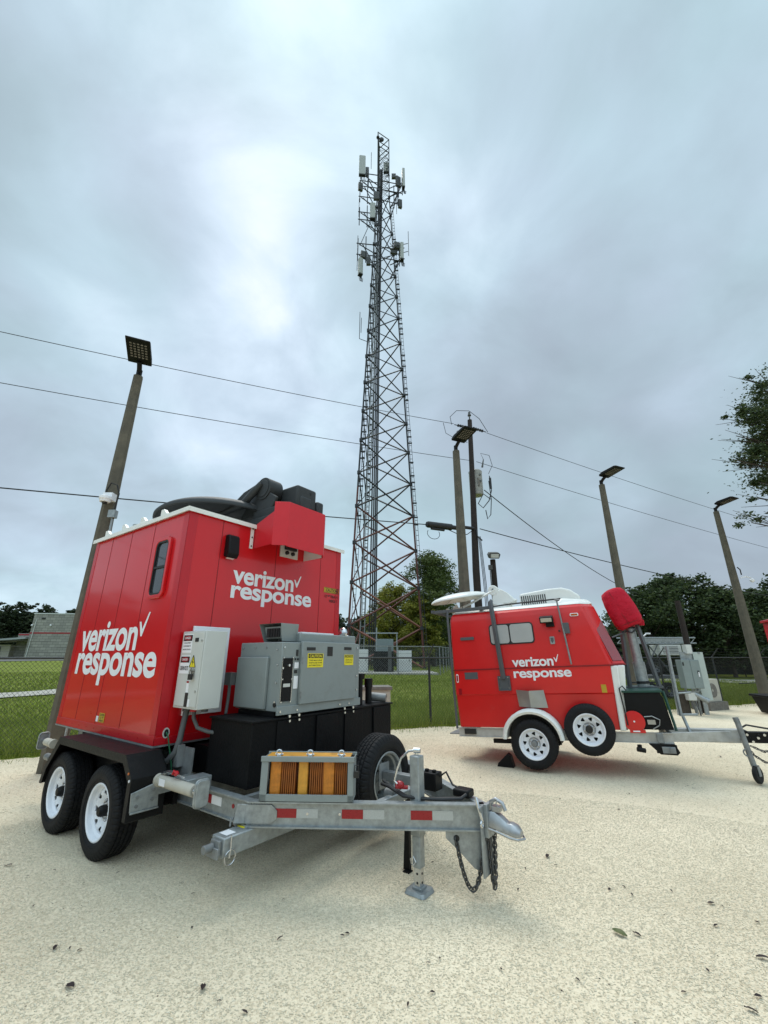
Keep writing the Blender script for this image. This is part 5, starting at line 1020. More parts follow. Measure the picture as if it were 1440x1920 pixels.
# slender straight top section with fine zigzag
b = MB(); z = 72.0; j = 0
while z < ztop-3.5:
    for (a, c) in ((0, 2), (1, 2), (0, 1)):
        s, e_ = (a, c) if j % 2 else (c, a); b.tube([leg(s, z), leg(e_, z+.9)], .032, 4); b.tube([leg(s, z), leg(e_, z)], .02, 4)
    z += .9; j += 1
b.build('top_lattice', 'tower', TW)
b = MB()
for z in (ztop-.05, ztop-2.2, ztop-3.4):
    for (a, c) in ((0, 2), (1, 2), (0, 1)): b.tube([leg(a, z), leg(c, z)], .07, 4)
b.build('top_ring', 'tower', TW)
b = MB(); p = leg(0, ztop-1.6); b.ball((p.x+.6, p.y+.2, p.z), .42, 14, 1, .6, 1.2); b.ball((p.x, p.y, p.z+.2), .28, 12); b.build('beacon', 'cable', TW)
# feed cables up the middle
for j, (dx, dy) in enumerate(((.0, 0), (.22, .1), (-.25, .05), (.42, -.1))):
    b = MB(); b.tube([(-1.35+dx, 47.0+dy, 0), (-1.05+dx*.9, 47.3+dy, 40), (-.55+dx*.7, 47.6+dy, 78)], .085, 6); b.build('feed_cable', 'tower' if j % 2 else 'cable', TW)
b = MB(); b.tube([(-2.55, 44.6, 0), (-1.0, 47.1, 60)], .06, 6); b.tube([(-2.1, 44.9, 0), (-.8, 47.2, 60)], .06, 6)
for z in np.arange(1, 58, 1.2): t = z/60; b.box((-2.55+1.55*t, 44.6+2.5*t-.03, z), (-2.1+1.3*t, 44.6+2.5*t+.03, z+.06))
b.build('climbing_ladder', 'galvd', TW)
# antennas
def panel(x, y, z, w_, d, h, rot=0, m='antenna'):
    e_ = empty('panel_antenna', (x, y, z), (0, 0, rot)); e_.parent = TW
    b = MB(); b.prism(rrect(-w_/2, -d/2, w_/2, d/2, min(w_, d)*.2, 3), -h/2, h/2, 'xy'); b.build('radome', m, e_, bevel=.04)
    b = MB(); b.box((-w_/2, -d/2, -h/2-.18), (w_/2, d/2, -h/2-.01)); b.build('end_cap', 'cable', e_)
    b = MB()
    for j in range(4): xx = -w_/3+j*w_/4.5; b.tube([(xx, 0, -h/2-.15), (xx+.08, .1, -h/2-.7), (xx+.25, .2, -h/2-1.0), (xx+.35, .3, -h/2-.2)], .035, 5)
    b.build('jumper_cable', 'cable', e_); return e_
def radio(x, y, z, w_, h, rot=0):
    b = MB(Matrix.Translation((x, y, z)) @ Matrix.Rotation(rot, 4, 'Z')); b.box((-w_/2, -.2, -h/2), (w_/2, .2, h/2))
    for j in range(5): b.box((-w_/2+.04+j*w_/5, -.26, -h/2+.1), (-w_/2+.08+j*w_/5, -.2, h/2-.1))
    return b.build('remote_radio', 'radio', TW, bevel=.03)
def bars(name, L_, r=.075):
    b = MB()
    for p, q in L_: b.tube([p, q], r, 5)
    return b.build(name, 'tower', TW)
panel(-3.55, 46.8, 77.6, 1.05, .45, 4.4, 0.1); radio(-2.8, 47, 76.4, .4, 1.9)
panel(3.15, 47.4, 75.4, .40, .75, 4.2, .15); radio(2.3, 47.6, 75.0, .8, 2.2, .5); radio(1.6, 47.8, 76.6, .7, .9)
panel(.35, 48.6, 80.0, .85, .4, 2.2, 0)
panel(-1.75, 46.8, 67.2, .85, .45, 3.2, 0.05)
panel(2.65, 47.2, 59.2, .5, .7, 3.2, .2); radio(1.95, 47.5, 60.8, .9, 1.2, .4); radio(1.5, 47.7, 59.8, 1.0, .9, .2)
panel(-3.45, 46.8, 55.8, .6, .6, 3.0, .5); radio(-3.0, 46.9, 58.2, .9, 1.2, .3); radio(-2.3, 46.9, 57.0, .6, 1.5, 0)
radio(-3.75, 46.8, 72.6, .7, 1.6, .4); radio(2.55, 47.6, 69.9, .6, 1.7, .3); radio(-1.2, 46.8, 70.5, .9, 1.6, 0)
def mount(z, xl, xr, dz=1.8):
    L_ = []
    if xl is not None:
        for zz in (z, z-dz): L_ += [((xl-.4, 46.6, zz), (-.9, 47.2, zz+.3)), ((xl, 46.8, zz), (-.4, 49.0, zz))]
        L_ += [((xl+.5, 46.8, z), (-.9, 47.2, z-dz-3.0)), ((xl+.3, 46.9, z-dz), (-1.2, 47.1, z-dz-2.4)), ((xl+1.0, 46.8, z+1.6), (xl+1.0, 46.8, z-dz-1.4)), ((xl-.2, 46.8, z+1.2), (xl-.2, 46.8, z-dz-1.0))]
    if xr is not None:
        for zz in (z, z-dz): L_ += [((xr+.2, 47.6, zz+.3), (.9, 48.0, zz-.5)), ((xr, 47.8, zz), (-.3, 47.0, zz-.3))]
        L_ += [((xr, 47.6, z-.2), (1.0, 48.0, z-dz-3.2)), ((xr-.6, 47.6, z+1.5), (xr-.6, 47.6, z-dz-1.2)), ((xr, 47.5, z+1.3), (xr, 47.5, z-dz-.8)), ((xr-.4, 47.6, z-dz), (.95, 48, z-dz-3))]
    return bars('antenna_mount', L_)
mount(75.6, -3.5, None); mount(74.6, None, 2.95, 2.0); mount(72.6, -3.6, 2.2, 2.4); mount(66.8, -3.6, None, 1.6); mount(60.2, -3.7, 2.9, 2.2)
bars('whip_antenna', [((-3.9, 46.8, 66.0), (-3.9, 46.8, 70.0)), ((-3.95, 46.8, 55.0), (-3.95, 46.8, 62.0)), ((3.7, 47.2, 58.4), (3.7, 47.2, 63.4)), ((-2.6, 46.8, 70.5), (-2.6, 46.8, 75.5)), ((-2.1, 46.9, 77.0), (-2.1, 46.9, 81.0)), ((-3.3, 45.9, 42), (-3.3, 45.9, 46.5)), ((-3.1, 45.9, 43), (-3.1, 45.9, 45.5)), ((-3.3, 45.9, 42), (-2.3, 45.5, 41.2)), ((2.0, 47.8, 68), (2.0, 47.8, 72.5))], .045)
bars('stay', [((-3.6, 46.8, 60.0), (-1.6, 46.9, 66.5)), ((-.9, 47, 59.5), (3.6, 47.3, 61)), ((-.9, 47, 57.5), (3.6, 47.3, 59.4)), ((.9, 48, 62), (2.9, 47.5, 57.5))], .05)

# ================================================================== POLES AND WIRES
def light_pole(x, y, h, w0, w1, aim, label, lean=(0, 0), dome=None, yaw=0):
    P = empty('light_pole', (x, y, 0), (0, 0, 0), label, 'light pole', 'concrete light poles along the fence')
    b = MB(); rings = []
    for z, ww in ((-.02, w0), (h, w1)):
        c = ww*.22; q = [(-ww/2+c, -ww/2), (ww/2-c, -ww/2), (ww/2, -ww/2+c), (ww/2, ww/2-c), (ww/2-c, ww/2), (-ww/2+c, ww/2), (-ww/2, ww/2-c), (-ww/2, -ww/2+c)]
        ca, sa = math.cos(yaw), math.sin(yaw); rings.append([(lean[0]*z/h+ca*p[0]-sa*p[1], lean[1]*z/h+sa*p[0]+ca*p[1], z) for p in q])
    b.loft(rings); b.build('pole', 'concrete', P, smooth=False)
    lx, ly = lean
    T_ = Matrix.Translation((lx, ly, h)) @ Matrix.Rotation(aim, 4, 'Z')
    b = MB(T_); b.cyl((0, 0, -.02), (0, 0, .16), .055, n=14); b.tube([(0, 0, .10), (.08, 0, .17), (.20, 0, .24)], .05, 8); b.build('bracket', 'black', P)
    b = MB(T_ @ Matrix.Translation((.20, 0, .26)) @ Matrix.Rotation(R(-8), 4, 'Y')); b.prism([(-.08, -.02), (-.08, .04), (.05, .08), (.52, .05), (.60, .01), (.60, -.02)], -.215, .215, 'xz'); lh = b.build('lamp_head', 'black', P, bevel=.01)
    b = MB(T_ @ Matrix.Translation((.20, 0, .26)) @ Matrix.Rotation(R(-8), 4, 'Y'))
    for i in range(6):
        for j in range(5): b.box((.10+i*.07, -.15+j*.066, -.024), (.135+i*.07, -.11+j*.066, -.019))
    b.build('led_lens', 'weathered', lh)
    return P
lp = light_pole(-5.10, 7.37, 7.15, .31, .165, R(-66), 'nearest concrete light pole, leaning up left of the large shelter, with a white dome camera', yaw=.5)
b = MB(); b.lathe([(.001, -.05), (.07, -.045), (.075, -.01), (.085, .0), (.085, .04), (.05, .06), (.001, .06)], 24, Matrix.Translation((.08, -.26, 4.34)) @ Matrix.Scale(1.2, 4)); b.box((.0, -.24, 4.34), (.17, -.10, 4.48)); b.build('dome_camera', 'decal', lp, bevel=.004)
b = MB(); b.lathe([(.001, -.055), (.035, -.045), (.05, -.01)], 16, Matrix.Translation((.08, -.26, 4.295))); b.build('camera_lens', 'ink', lp)
b = MB(); b.tube([(-.0, -.16, 4.38), (.0, -.16, 4.56), (.08, -.2, 4.68), (.20, -.2, 4.64), (.24, -.16, 4.48), (.21, -.14, 4.25), (.21, -.14, 4.0)], .013, 8); b.build('camera_cable', 'cable', lp)
b = MB(); b.cyl((.23, -.155, 0.0), (.20, -.14, 4.1), .018, n=10); b.box((.14, -.20, 4.02), (.26, -.10, 4.16)); b.build('conduit', 'galv', lp)
light_pole(2.05, 10.8, 7.2, .30, .165, R(-66), 'concrete light pole standing directly in front of the dark wooden utility pole', yaw=.3, lean=(0, 0))
light_pole(7.42, 13.3, 7.2, .30, .165, R(-66), 'concrete light pole rising behind the red mast cover', yaw=.3)
lp4 = light_pole(13.4, 16.1, 7.2, .33, .165, R(-66), 'rightmost concrete light pole, past the grey electrical cabinets', yaw=.3)
b = MB(); b.tube([(.16, -.1, 4.5), (.35, -.12, 4.55), (.55, -.12, 4.5)], .02, 8); b.lathe([(.001, -.1), (.06, -.07), (.08, 0), (.04, .06), (.001, .07)], 16, Matrix.Translation((.57, -.12, 4.42))); b.build('dome_camera', 'decal', lp4)
b = MB(); b.tube([(.10, -.16, 4.9), (.17, -.18, 4.8), (.17, -.18, 4.6)], .02, 6); b.build('camera_cable', 'cable', lp4)

up_ = empty('utility_pole', (3.76, 17.06, 0), (0, 0, 0), 'dark wooden utility pole carrying a pale transformer and the overhead lines', 'utility pole')
b = MB(); b.tube([(-.02, 0, 0), (0, 0, 5), (.12, 0, 9), (.20, 0, 12.0)], [.165, .145, .115, .10], 16); b.build('pole', 'wood', up_)
tf = empty('transformer', (0, 0, 0)); tf.parent = up_
b = MB(); b.lathe([(.001, 8.42), (.27, 8.42), (.29, 8.46), (.29, 9.50), (.30, 9.52), (.30, 9.56), (.24, 9.62), (.001, 9.66)], 28, Matrix.Translation((.36, .40, 0))); b.box((.12, .05, 8.7), (.24, .2, 8.8)); b.box((.12, .05, 9.2), (.24, .2, 9.3)); b.build('tank', 'tankgrey', tf)
b = MB(); b.cyl((.60, .0, 9.62), (.68, 0, 10.0), .045, .02, 10); b.cyl((.50, .12, 9.0), (.50, .07, 9.0), .05, n=10); b.cyl((.50, .12, 9.3), (.50, .07, 9.3), .04, n=10); b.build('bushing', 'radio', tf)
b = MB(); b.box((.38, .08, 8.75), (.46, .11, 9.15)); b.build('label_plate', 'weathered', tf)
b = MB(); b.tube([(.68, 0, 10.0), (.55, -.1, 10.25), (.95, 0, 10.2), (1.05, 0, 9.7), (.85, 0, 9.3)], .012, 5); b.tube([(.88, 0, 9.2), (.92, 0, 8.5), (.75, -.1, 8.0), (.5, 0, 7.7), (.3, 0, 7.9), (.55, 0, 8.35), (.85, 0, 8.1)], .022, 6); b.tube([(.86, .1, 9.0), (.88, 0, 8.1), (.80, 0, 7.4), (.65, 0, 7.2), (.6, 0, 7.6)], .02, 6); b.cyl((.90, 0, 9.1), (.90, 0, 8.6), .05); b.build('jumper_cable', 'cable', up_)
b = MB(); b.cyl((.20, 0, 12.0), (.20, 0, 12.28), .03); b.cyl((.20, 0, 12.24), (.20, 0, 12.34), .085, .06); b.cyl((.20, 0, 12.36), (.20, 0, 12.42), .05); b.build('pin_insulator', 'radio', up_)
def insul(c, d, n=5):
    b = MB(); c = Vector(c); d = Vector(d).normalized()
    for i in range(n): b.cyl(c+d*(.12*i), c+d*(.12*i+.05), .06, .07, 10)
    b.cyl(c-d*.1, c+d*(.12*n+.12), .02, n=6); return b.build('strain_insulator', 'ink', up_)
insul((.08, -.03, 11.60), (-FD.x, -FD.y, -.03)); insul((.34, .05, 11.62), (FD.x, FD.y, -.06)); 
b = MB(); b.tube([(-.7, -.3, 11.60), (-.75, -.3, 12.0), (-.4, -.1, 12.45), (.2, 0, 12.5), (.7, .2, 12.2), (1.1, .4, 11.6)], .014, 5); b.tube([(-1.1, -.45, 11.6), (-1.0, -.4, 11.1), (-.5, -.2, 10.9), (.0, -.1, 10.8)], .012, 5); b.tube([(-.5, -.3, 11.25), (0, -.1, 11.55), (.2, 0, 11.45)], .012, 5); b.build('jumper_wire', 'cable', up_)
b = MB()
for j in range(3): b.tube([(.17+j*.04, -.12, 6.4), (.24+j*.05, -.12, 4.5), (.30+j*.06, -.12, 0)], .014, 5)
b.build('riser_cable', 'cable', up_)
b = MB(); b.cyl((.0, -.1, 6.75), (-.7, -.4, 6.75), .07, n=10); b.tube([(0.1, -.15, 6.7), (.1, -.2, 6.4), (.3, -.2, 6.2)], .03, 6); b.build('cable_bracket', 'cable', up_)
b = MB(); b.cyl((.0, -.18, 2.9), (-.0, -.24, 2.9), .01); b.build('cable_hook', 'galvd', up_)

def cabl(name, pts, r, label, sag=0, n=40, m='cable'):
    P = [Vector(p) for p in pts]; out = []
    for i in range(len(P)-1):
        for j in range(n): t = j/n; p = P[i].lerp(P[i+1], t); p.z -= sag*4*t*(1-t); out.append(p)
    out.append(P[-1]); o = MB().tube(out, r, 6).build(name, m); return tag(o, label, 'wire')
UP = Vector((3.96, 17.06, 0)); D_ = FD
def along(s, z): p = UP+D_*s; return (p.x, p.y, z)
cabl('power_line', [along(-30, 10.9), along(-.9, 11.6)], .011, 'upper thin overhead wire crossing the sky left of the utility pole', .35)
cabl('power_line', [along(.9, 11.55), along(45, 9.0)], .011, 'upper thin overhead wire running right from the utility pole top', .45)
cabl('power_line', [along(-30, 9.1), along(0, 9.93)], .011, 'lower thin overhead wire crossing the sky left of the utility pole', .30)
cabl('power_line', [along(.2, 9.93), along(45, 7.4)], .011, 'lower thin overhead wire running right past the transformer', .45)
cabl('telephone_cable', [along(-30, 5.6), along(-.1, 6.78)], .020, 'thick black overhead cable passing behind the left light pole and dish', .15)
cabl('telephone_cable', [along(.1, 6.78), along(24, 5.0), along(60, 4.0)], .020, 'thick black overhead cable dropping right towards the last light pole', .25)
cabl('service_drop', [(4.35, 17.0, 8.5), (21, 35, 6.5), (40, 55, 6.0)], .022, 'thick service wire sloping down right from below the transformer', .5)
e_ = empty('splice_enclosure', (2.6, 16.35, 6.62), (0, 0, math.atan2(FD.y, FD.x)), 'fat black splice case hanging on the cable beside the utility pole', 'splice case')
b = MB(); b.cyl((-.95, 0, 0), (.15, 0, .02), .13, n=18); b.cyl((.15, 0, .02), (.75, 0, .02), .09, n=16); b.cyl((-1.0, 0, 0), (-.95, 0, 0), .11, n=18); b.cyl((-.8, 0, -.14), (-.2, 0, -.14), .06, n=12); b.build('case', 'cable', e_, bevel=.01)
b = MB(); b.tube([(-.7+.28*math.cos(t), 0, -.35+.22*math.sin(t)) for t in np.linspace(R(150), R(390), 14)], .012, 5); b.tube([(.0, 0, -.1), (.4, 0, -.22), (.9, 0, -.2), (1.2, .1, 0)], .018, 5); b.build('slack_loop', 'cable', e_)

fp = empty('flood_light_pole', (4.72, 18, 0), (0, 0, 0), 'short dark wooden post with a small flood light, right of the utility pole', 'light pole')
b = MB(); b.cyl((0, 0, 0), (0, 0, 5.65), .14, .115, 14); b.build('post', 'wood', fp)
b = MB(Matrix.Translation((0.02, -.15, 5.78)) @ Matrix.Rotation(R(20), 4, 'X')); b.prism([(-.2, -.10), (.2, -.10), (.26, .08), (.18, .16), (-.20, .16), (-.26, .06)], -.15, .15, 'xz'); q = b.build('lamp_head', 'radio', fp, bevel=.02)
b = MB(Matrix.Translation((0.02, -.15, 5.78)) @ Matrix.Rotation(R(20), 4, 'X')); b.box((-.16, -.16, -.06), (.17, -.152, .10)); b.build('lens', 'cabinet', q)
b = MB(); b.cyl((-.17, -.05, 0), (-.16, -.05, 5.4), .02, n=8); b.box((-.22, -.1, 5.2), (-.02, .0, 5.4)); b.build('conduit', 'radio', fp)

# ================================================================== EQUIPMENT RACK ON THE RIGHT
er = empty('electrical_rack', (0, 0, 0), (0, 0, 0), 'grey and pale electrical cabinets on galvanised posts at the gravel edge', 'electrical cabinet')
er.location = (-.07, 0, 0)
b = MB(); b.box((9.78, 14.0, .42), (10.08, 14.28, 1.78)); q = b.build('pale_cabinet', 'barepanel', er, bevel=.008)
b = MB(); b.box((9.77, 13.985, .40), (10.09, 14.0, 1.795)); b.build('cabinet_door', 'barepanel', q, bevel=.004)
b = MB(); b.box((9.84, 13.97, 1.30), (9.87, 13.985, 1.42)); b.box((9.84, 13.97, .75), (9.87, 13.985, .87)); b.box((9.93, 13.97, 1.74), (9.99, 13.985, 1.80)); b.build('hinge', 'galvd', q)
b = MB(); b.box((9.18, 13.72, .75), (9.72, 14.0, 1.57)); q = b.build('grey_cabinet', 'midpanel', er, bevel=.008)
b = MB(); b.box((9.44, 13.705, .77), (9.71, 13.72, 1.55)); b.build('cabinet_door', 'midpanel', q, bevel=.004); b = MB(); b.box((9.61, 13.69, 1.08), (9.64, 13.705, 1.22)); b.build('handle', 'decal', q); b = MB(); b.box((9.60, 13.694, 1.17), (9.65, 13.704, 1.26)); b.box((9.2, 13.71, 1.40), (9.24, 13.72, 1.50)); b.build('latch', 'ink', q)
b = MB()
for x, y in ((9.86, 14.1), (9.96, 14.2), (9.60, 14.1), (9.75, 14.15), (9.35, 14.05)): b.cyl((x, y, 0), (x, y, .78 if x < 9.8 else .42), .03, n=10)
b.box((9.78, 14.02, 0), (9.90, 14.06, .45)); b.box((9.4, 14.02, 1.55), (9.8, 14.06, 1.8)); b.box((9.05, 14.03, .62), (10.0, 14.07, .67)); b.build('rack_post', 'galv', er)
MB().box((9.22, 13.78, .42), (9.46, 14.0, .64)).build('junction_box', 'cabinet', er, bevel=.006); MB().box((9.55, 13.9, 1.75), (9.72, 14.1, 2.02)).build('junction_box', 'cabinet', er, bevel=.006)
b = MB(); b.cyl((9.44, 13.85, .60), (9.70, 13.72, .42), .075, n=18); b.cyl((9.66, 13.74, .45), (9.73, 13.70, .40), .085, n=18); b.build('round_socket', 'galv', er)
b = MB(); b.tube([(9.32, 13.85, .42), (9.34, 13.8, .2), (9.36, 13.8, .0)], .02, 8); b.tube([(9.42, 13.85, .42), (9.46, 13.8, .2), (9.48, 13.8, .0)], .02, 8); b.build('conduit', 'conduit', er)
wp = MB().box((9.02, 13.94, -.02), (9.24, 14.1, .66)).build('wooden_stub', 'bark', None, bevel=.01); tag(wp, 'short square timber stub in the gravel under the grey cabinet', 'post')
dp = MB().tube([(9.97, 14.5, 0), (9.95, 14.5, 2.0), (9.94, 14.5, 3.45)], [.095, .09, .085], 12).build('wooden_post', 'wood'); tag(dp, 'bare black timber post rising above the grey electrical cabinets', 'post')
gp = MB().tube([(8.88, 14.0, 0), (8.93, 14.0, 1.98)], .035, 12).build('steel_post', 'galv'); tag(gp, 'thin galvanised pipe standing left of the grey cabinet', 'post')
bc = empty('equipment_cabinet', (-.60, 9.45, 0), (0, 0, .12), 'low beige cabinet with a weathered grey lid behind the black fuel tank', 'cabinet')
b = MB(); b.box((0, 0, .03), (.74, .55, 1.0)); q = b.build('cabinet_box', 'beige', bc, bevel=.006)
b = MB(); b.box((-.03, -.03, 1.0), (.78, .58, 1.065)); b.build('lid', 'weathered', bc, bevel=.006)
b = MB(); b.box((.02, -.008, .08), (.36, 0, .96)); b.box((.38, -.008, .08), (.72, 0, .96)); b.build('cabinet_door', 'beige', bc, bevel=.003); b = MB(); b.box((.62, -.02, .86), (.66, -.008, .90)); b.build('latch', 'ink', bc); b = MB(); b.box((-.05, -.06, 0), (.82, .6, .035)); b.build('plinth', 'path', bc)

# utility trailer carrying a folded lattice mast, behind the fence on the right
ut = empty('mast_trailer', (10.6, 18.6, hgt(10.6, 18.6)), (0, 0, 0), 'grey trailer with a lattice mast lying flat on top, behind the right fence', 'trailer')
b = MB()
for y in (0, .32):
    for z in (2.20, 2.42): b.tube([(-.6, y, z), (2.55, y, z)], .03, 6)
for i in range(14): x = -.6+i*.225; b.tube([(x, 0, 2.20), (x+.225, 0, 2.42)], .014, 5); b.tube([(x, .32, 2.20), (x+.225, .32, 2.42)], .014, 5); b.tube([(x, 0, 2.42), (x+.225, .32, 2.42)], .014, 5)
b.box((-.6, -.012, 2.24), (2.3, .0, 2.40)); b.build('lattice_mast', 'galv', ut)
b = MB(); b.box((-.6, -.1, .82), (1.6, 1.3, .93)); b.box((-.4, .02, .93), (-.3, .1, 2.2)); b.tube([(2.4, .15, .3), (2.4, .15, 2.2)], .04, 6); b.tube([(.1, 0, .93), (.9, 0, 2.15)], .025, 6); b.tube([(1.3, 0, .93), (.5, 0, 2.15)], .025, 6); b.tube([(.2, 0, 1.3), (1.6, 0, 1.3)], .02, 6); b.build('frame', 'greydark', ut)
b = MB(); b.box((.95, -.05, 1.72), (1.85, .7, 2.14)); q = b.build('generator_box', 'cabinet', ut, bevel=.02); b = MB()
for i in range(5): b.box((1.05, -.058, 1.80+i*.06), (1.7, -.051, 1.825+i*.06))
b.build('louvre', 'greydark', q)
wheel(ut, 'spare_wheel', WM(.55, -.12, 1.26, (0, -1, 0)), .33, .20, .19, 'wedge', 'greydark', hub=False)
for xx in (.2, .95): wheel(ut, 'wheel', WM(xx, -.1, .35, (0, -1, 0)), .33, .20, .19, 'wedge', 'greydark', hub=False)
b = MB(); b.ball((-.2, -.05, 2.1), .10, 10); b.box((-.15, -.1, 1.95), (.05, .05, 2.12)); b.tube([(.3, 0, 2.42), (.5, -.1, 2.6)], .03, 5); b.box((.45, -.15, 2.56), (.62, -.05, 2.62)); b.build('work_lamp', 'decal', ut)
bz = empty('condenser_unit', (11.0, 15.25, 0), (0, 0, .42), 'beige outdoor air conditioning unit behind the tall pale cabinet', 'air conditioner')
b = MB(); b.box((-.45, 0, .25), (.35, .35, .95)); b.build('casing', 'beige', bz, bevel=.015); b = MB(); b.lathe([(.05, 0), (.22, 0), (.22, .01), (.05, .01)], 24, WM(-.05, -.002, .60, (0, -1, 0))); b.build('fan_grille', 'weathered', bz); b = MB(); b.box((-.55, -.1, 0), (.45, .5, .25)); b.build('plinth', 'weathered', bz)
# red trailer and black tub cut by the right edge
rt = empty('red_kiosk', (17.15, 18.0, 0), (0, 0, -.3), 'red box with white edging just cut by the right border of the photo', 'trailer')
b = MB(); b.box((-.35, 0, 1.95), (3.0, 2.0, 3.12)); b.build('box_body', 'red_matt', rt, bevel=.02); b = MB(); b.prism([(-.42, 3.12), (3.1, 3.12), (3.1, 3.2), (.5, 3.42), (-.42, 3.22)], -.06, 2.06, 'xz'); b.build('roof', 'red_trim', rt, bevel=.01); b = MB(); b.box((-.44, -.075, 3.10), (3.12, -.06, 3.2)); b.box((-.10, -.006, 2.1), (2.6, -.001, 2.95)); b.build('trim', 'decal', rt)
b = MB(); b.box((-.2, .1, .5), (2.8, 1.9, 1.95)); b.build('lower_body', 'greydark', rt); b = MB(); b.cyl((.3, .2, .35), (.3, .0, .35), .33, n=28); b.build('wheel', 'rubber', rt); b = MB(); b.cyl((2.2, .2, .35), (2.2, .0, .35), .33, n=28); b.build('wheel', 'rubber', rt)
b = MB(); b.loft([[(0, 0, 0), (1.6, 0, 0), (1.6, .7, 0), (0, .7, 0)], [(-.12, -.1, .48), (1.72, -.1, .48), (1.72, .8, .48), (-.12, .8, .48)]]); b.box((-.16, -.14, .46), (1.76, .84, .53)); tb = b.build('plastic_tub', 'sheet', None, bevel=.02); tb.location = (11.6, 13.7, .03); tb.rotation_euler = (0, 0, -.15); tag(tb, 'long black plastic tub on the gravel at the right border', 'tub')

# ================================================================== TOWER COMPOUND AND BUILDINGS
def comp(x0, x1, y, z0, z1, m, name, label, cat='cabinet', dpt=.8, door=True):
    h = hgt((x0+x1)/2, y); e_ = empty(name, (x0, y, h), (0, 0, 0), label, cat)
    b = MB(); b.box((0, 0, 0), (x1-x0, dpt, z1-h)); b.build('cabinet_box', m, e_, bevel=.02)
    b = MB(); b.box((.08, -.02, .15), (x1-x0-.08, 0, z1-h-.12)); b.build('cabinet_door', m, e_, bevel=.008)
    b = MB(); b.box((x1-x0-.2, -.05, (z1-h)*.5), (x1-x0-.15, -.02, (z1-h)*.5+.2)); b.build('handle', 'ink', e_); return e_
comp(1.15, 2.45, 39.5, .4, 2.2, 'cabinet', 'equipment_cabinet', 'white cabinet in the tower compound, just left of the tower\'s right leg')
comp(-.9, .85, 39.8, .4, 2.15, 'sheet', 'equipment_cabinet', 'black cabinet in the tower compound behind the crossed braces')
comp(-2.6, -1.4, 39.0, .4, 2.3, 'cabinet', 'equipment_cabinet', 'pale cabinet at the left of the tower compound below the white pickup')
comp(-.8, .9, 42.5, .4, 3.3, 'midpanel', 'equipment_cabinet', 'tall grey cabinet with a flat canopy behind the black one', dpt=1.5)
comp(.35, .65, 38.5, .4, 2.6, 'radio', 'equipment_cabinet', 'slim dark grey cabinet beside the white compound cabinet', dpt=.4)
cn = empty('canopy_frame', (-.9, 41, hgt(0, 41)), (0, 0, 0), 'flat grey cable bridge standing above the compound cabinets', 'frame'); b = MB(); b.box((-.8, 0, 3.35), (2.2, .25, 3.45)); b.cyl((.2, .1, 0), (.2, .1, 3.9), .06, n=8); b.cyl((2.1, .1, 0), (2.1, .1, 3.4), .05, n=8); b.build('canopy', 'galv', cn)
ms_ = MB(); ms_.box((-6, 36.2, .2), (4.4, 44, hgt(0, 36)+.12)); o = ms_.build('concrete_slab', 'path'); o['kind'] = 'structure'
# white pickup behind
pk = empty('pickup_truck', (-4.3, 60, hgt(-4, 60)), (0, 0, .1), 'white pickup truck parked beyond the tower compound', 'truck')
b = MB(); b.prism([(0, .5), (5.2, .5), (5.25, 1.15), (3.9, 1.25), (3.3, 1.85), (1.9, 1.85), (1.75, 1.22), (0, 1.22)], 0, 1.8, 'xz'); b.build('body', 'carwhite', pk, bevel=.08, seg=3)
b = MB(); b.prism([(2.0, 1.3), (2.55, 1.3), (2.55, 1.72), (2.05, 1.72)], -.01, 1.81, 'xz'); b.prism([(2.65, 1.3), (3.65, 1.3), (3.25, 1.72), (2.65, 1.72)], -.01, 1.81, 'xz'); b.build('window', 'glass', pk)
for x in (1.0, 4.2):
    b = MB(); b.cyl((x, .25, .38), (x, -.02, .38), .38, n=24); b.build('wheel', 'rubber', pk)
cr_ = empty('parked_car', (7.5, 62, hgt(7.5, 62)), (0, 0, .05), 'dark green car parked under the trees behind the compound', 'car')
b = MB(); b.prism([(0, .35), (4.4, .35), (4.4, .85), (3.6, 1.0), (2.9, 1.45), (1.3, 1.45), (.7, .98), (0, .9)], 0, 1.7, 'xz'); b.build('body', 'teal', cr_, bevel=.08, seg=3); b = MB(); b.prism([(1.0, 1.0), (3.3, 1.0), (2.8, 1.36), (1.4, 1.36)], -.01, 1.71, 'xz'); b.build('window', 'glass', cr_)
for x in (.9, 3.5):
    b = MB(); b.cyl((x, .25, .32), (x, -.02, .32), .32, n=20); b.build('wheel', 'rubber', cr_)
# block building on the left
bl = empty('block_building', (-80.8, 100, hgt(-80, 100)), (0, 0, .1), 'windowless grey block building with a thin red stripe, left behind the fence', 'building')
b = MB(); b.box((0, 0, 0), (26, 20, 9.7)); b.build('wall', 'block', bl); b = MB(); b.box((-.1, -.1, 9.7), (26.1, 20.1, 9.95)); b.build('roof', 'cabinet', bl)
b = MB(); b.box((-.02, -.04, 5.35), (26, -.005, 5.65)); b.build('red_stripe', 'reflector_red', bl)
b = MB(); b.box((1.8, -.12, 8.6), (2.6, -.01, 8.9)); b.build('vent', 'ink', bl); b = MB(); b.ball((4.2, -.3, 7.2), .2, 8); b.ball((.2, -.3, 7.2), .2, 8); b.build('wall_lamp', 'decal', bl)
b = MB(); b.cyl((.5, -.15, 0), (.8, -.15, 8.5), .08, n=8); b.build('downpipe', 'cabinet', bl)
b = MB(); b.box((-5, 4, 0), (0, 16, 5.6)); b.build('wing_wall', 'block', bl); b = MB(); b.box((-4.9, 3.9, 5.15), (0, 3.98, 5.45)); b.build('red_stripe', 'reflector_red', bl)
b = MB(); b.prism([(-14, 3.2), (-14, 3.5), (0, 4.6), (0, 4.2)], -1, 6, 'xz'); b.build('lean_to_roof', 'galv', bl)
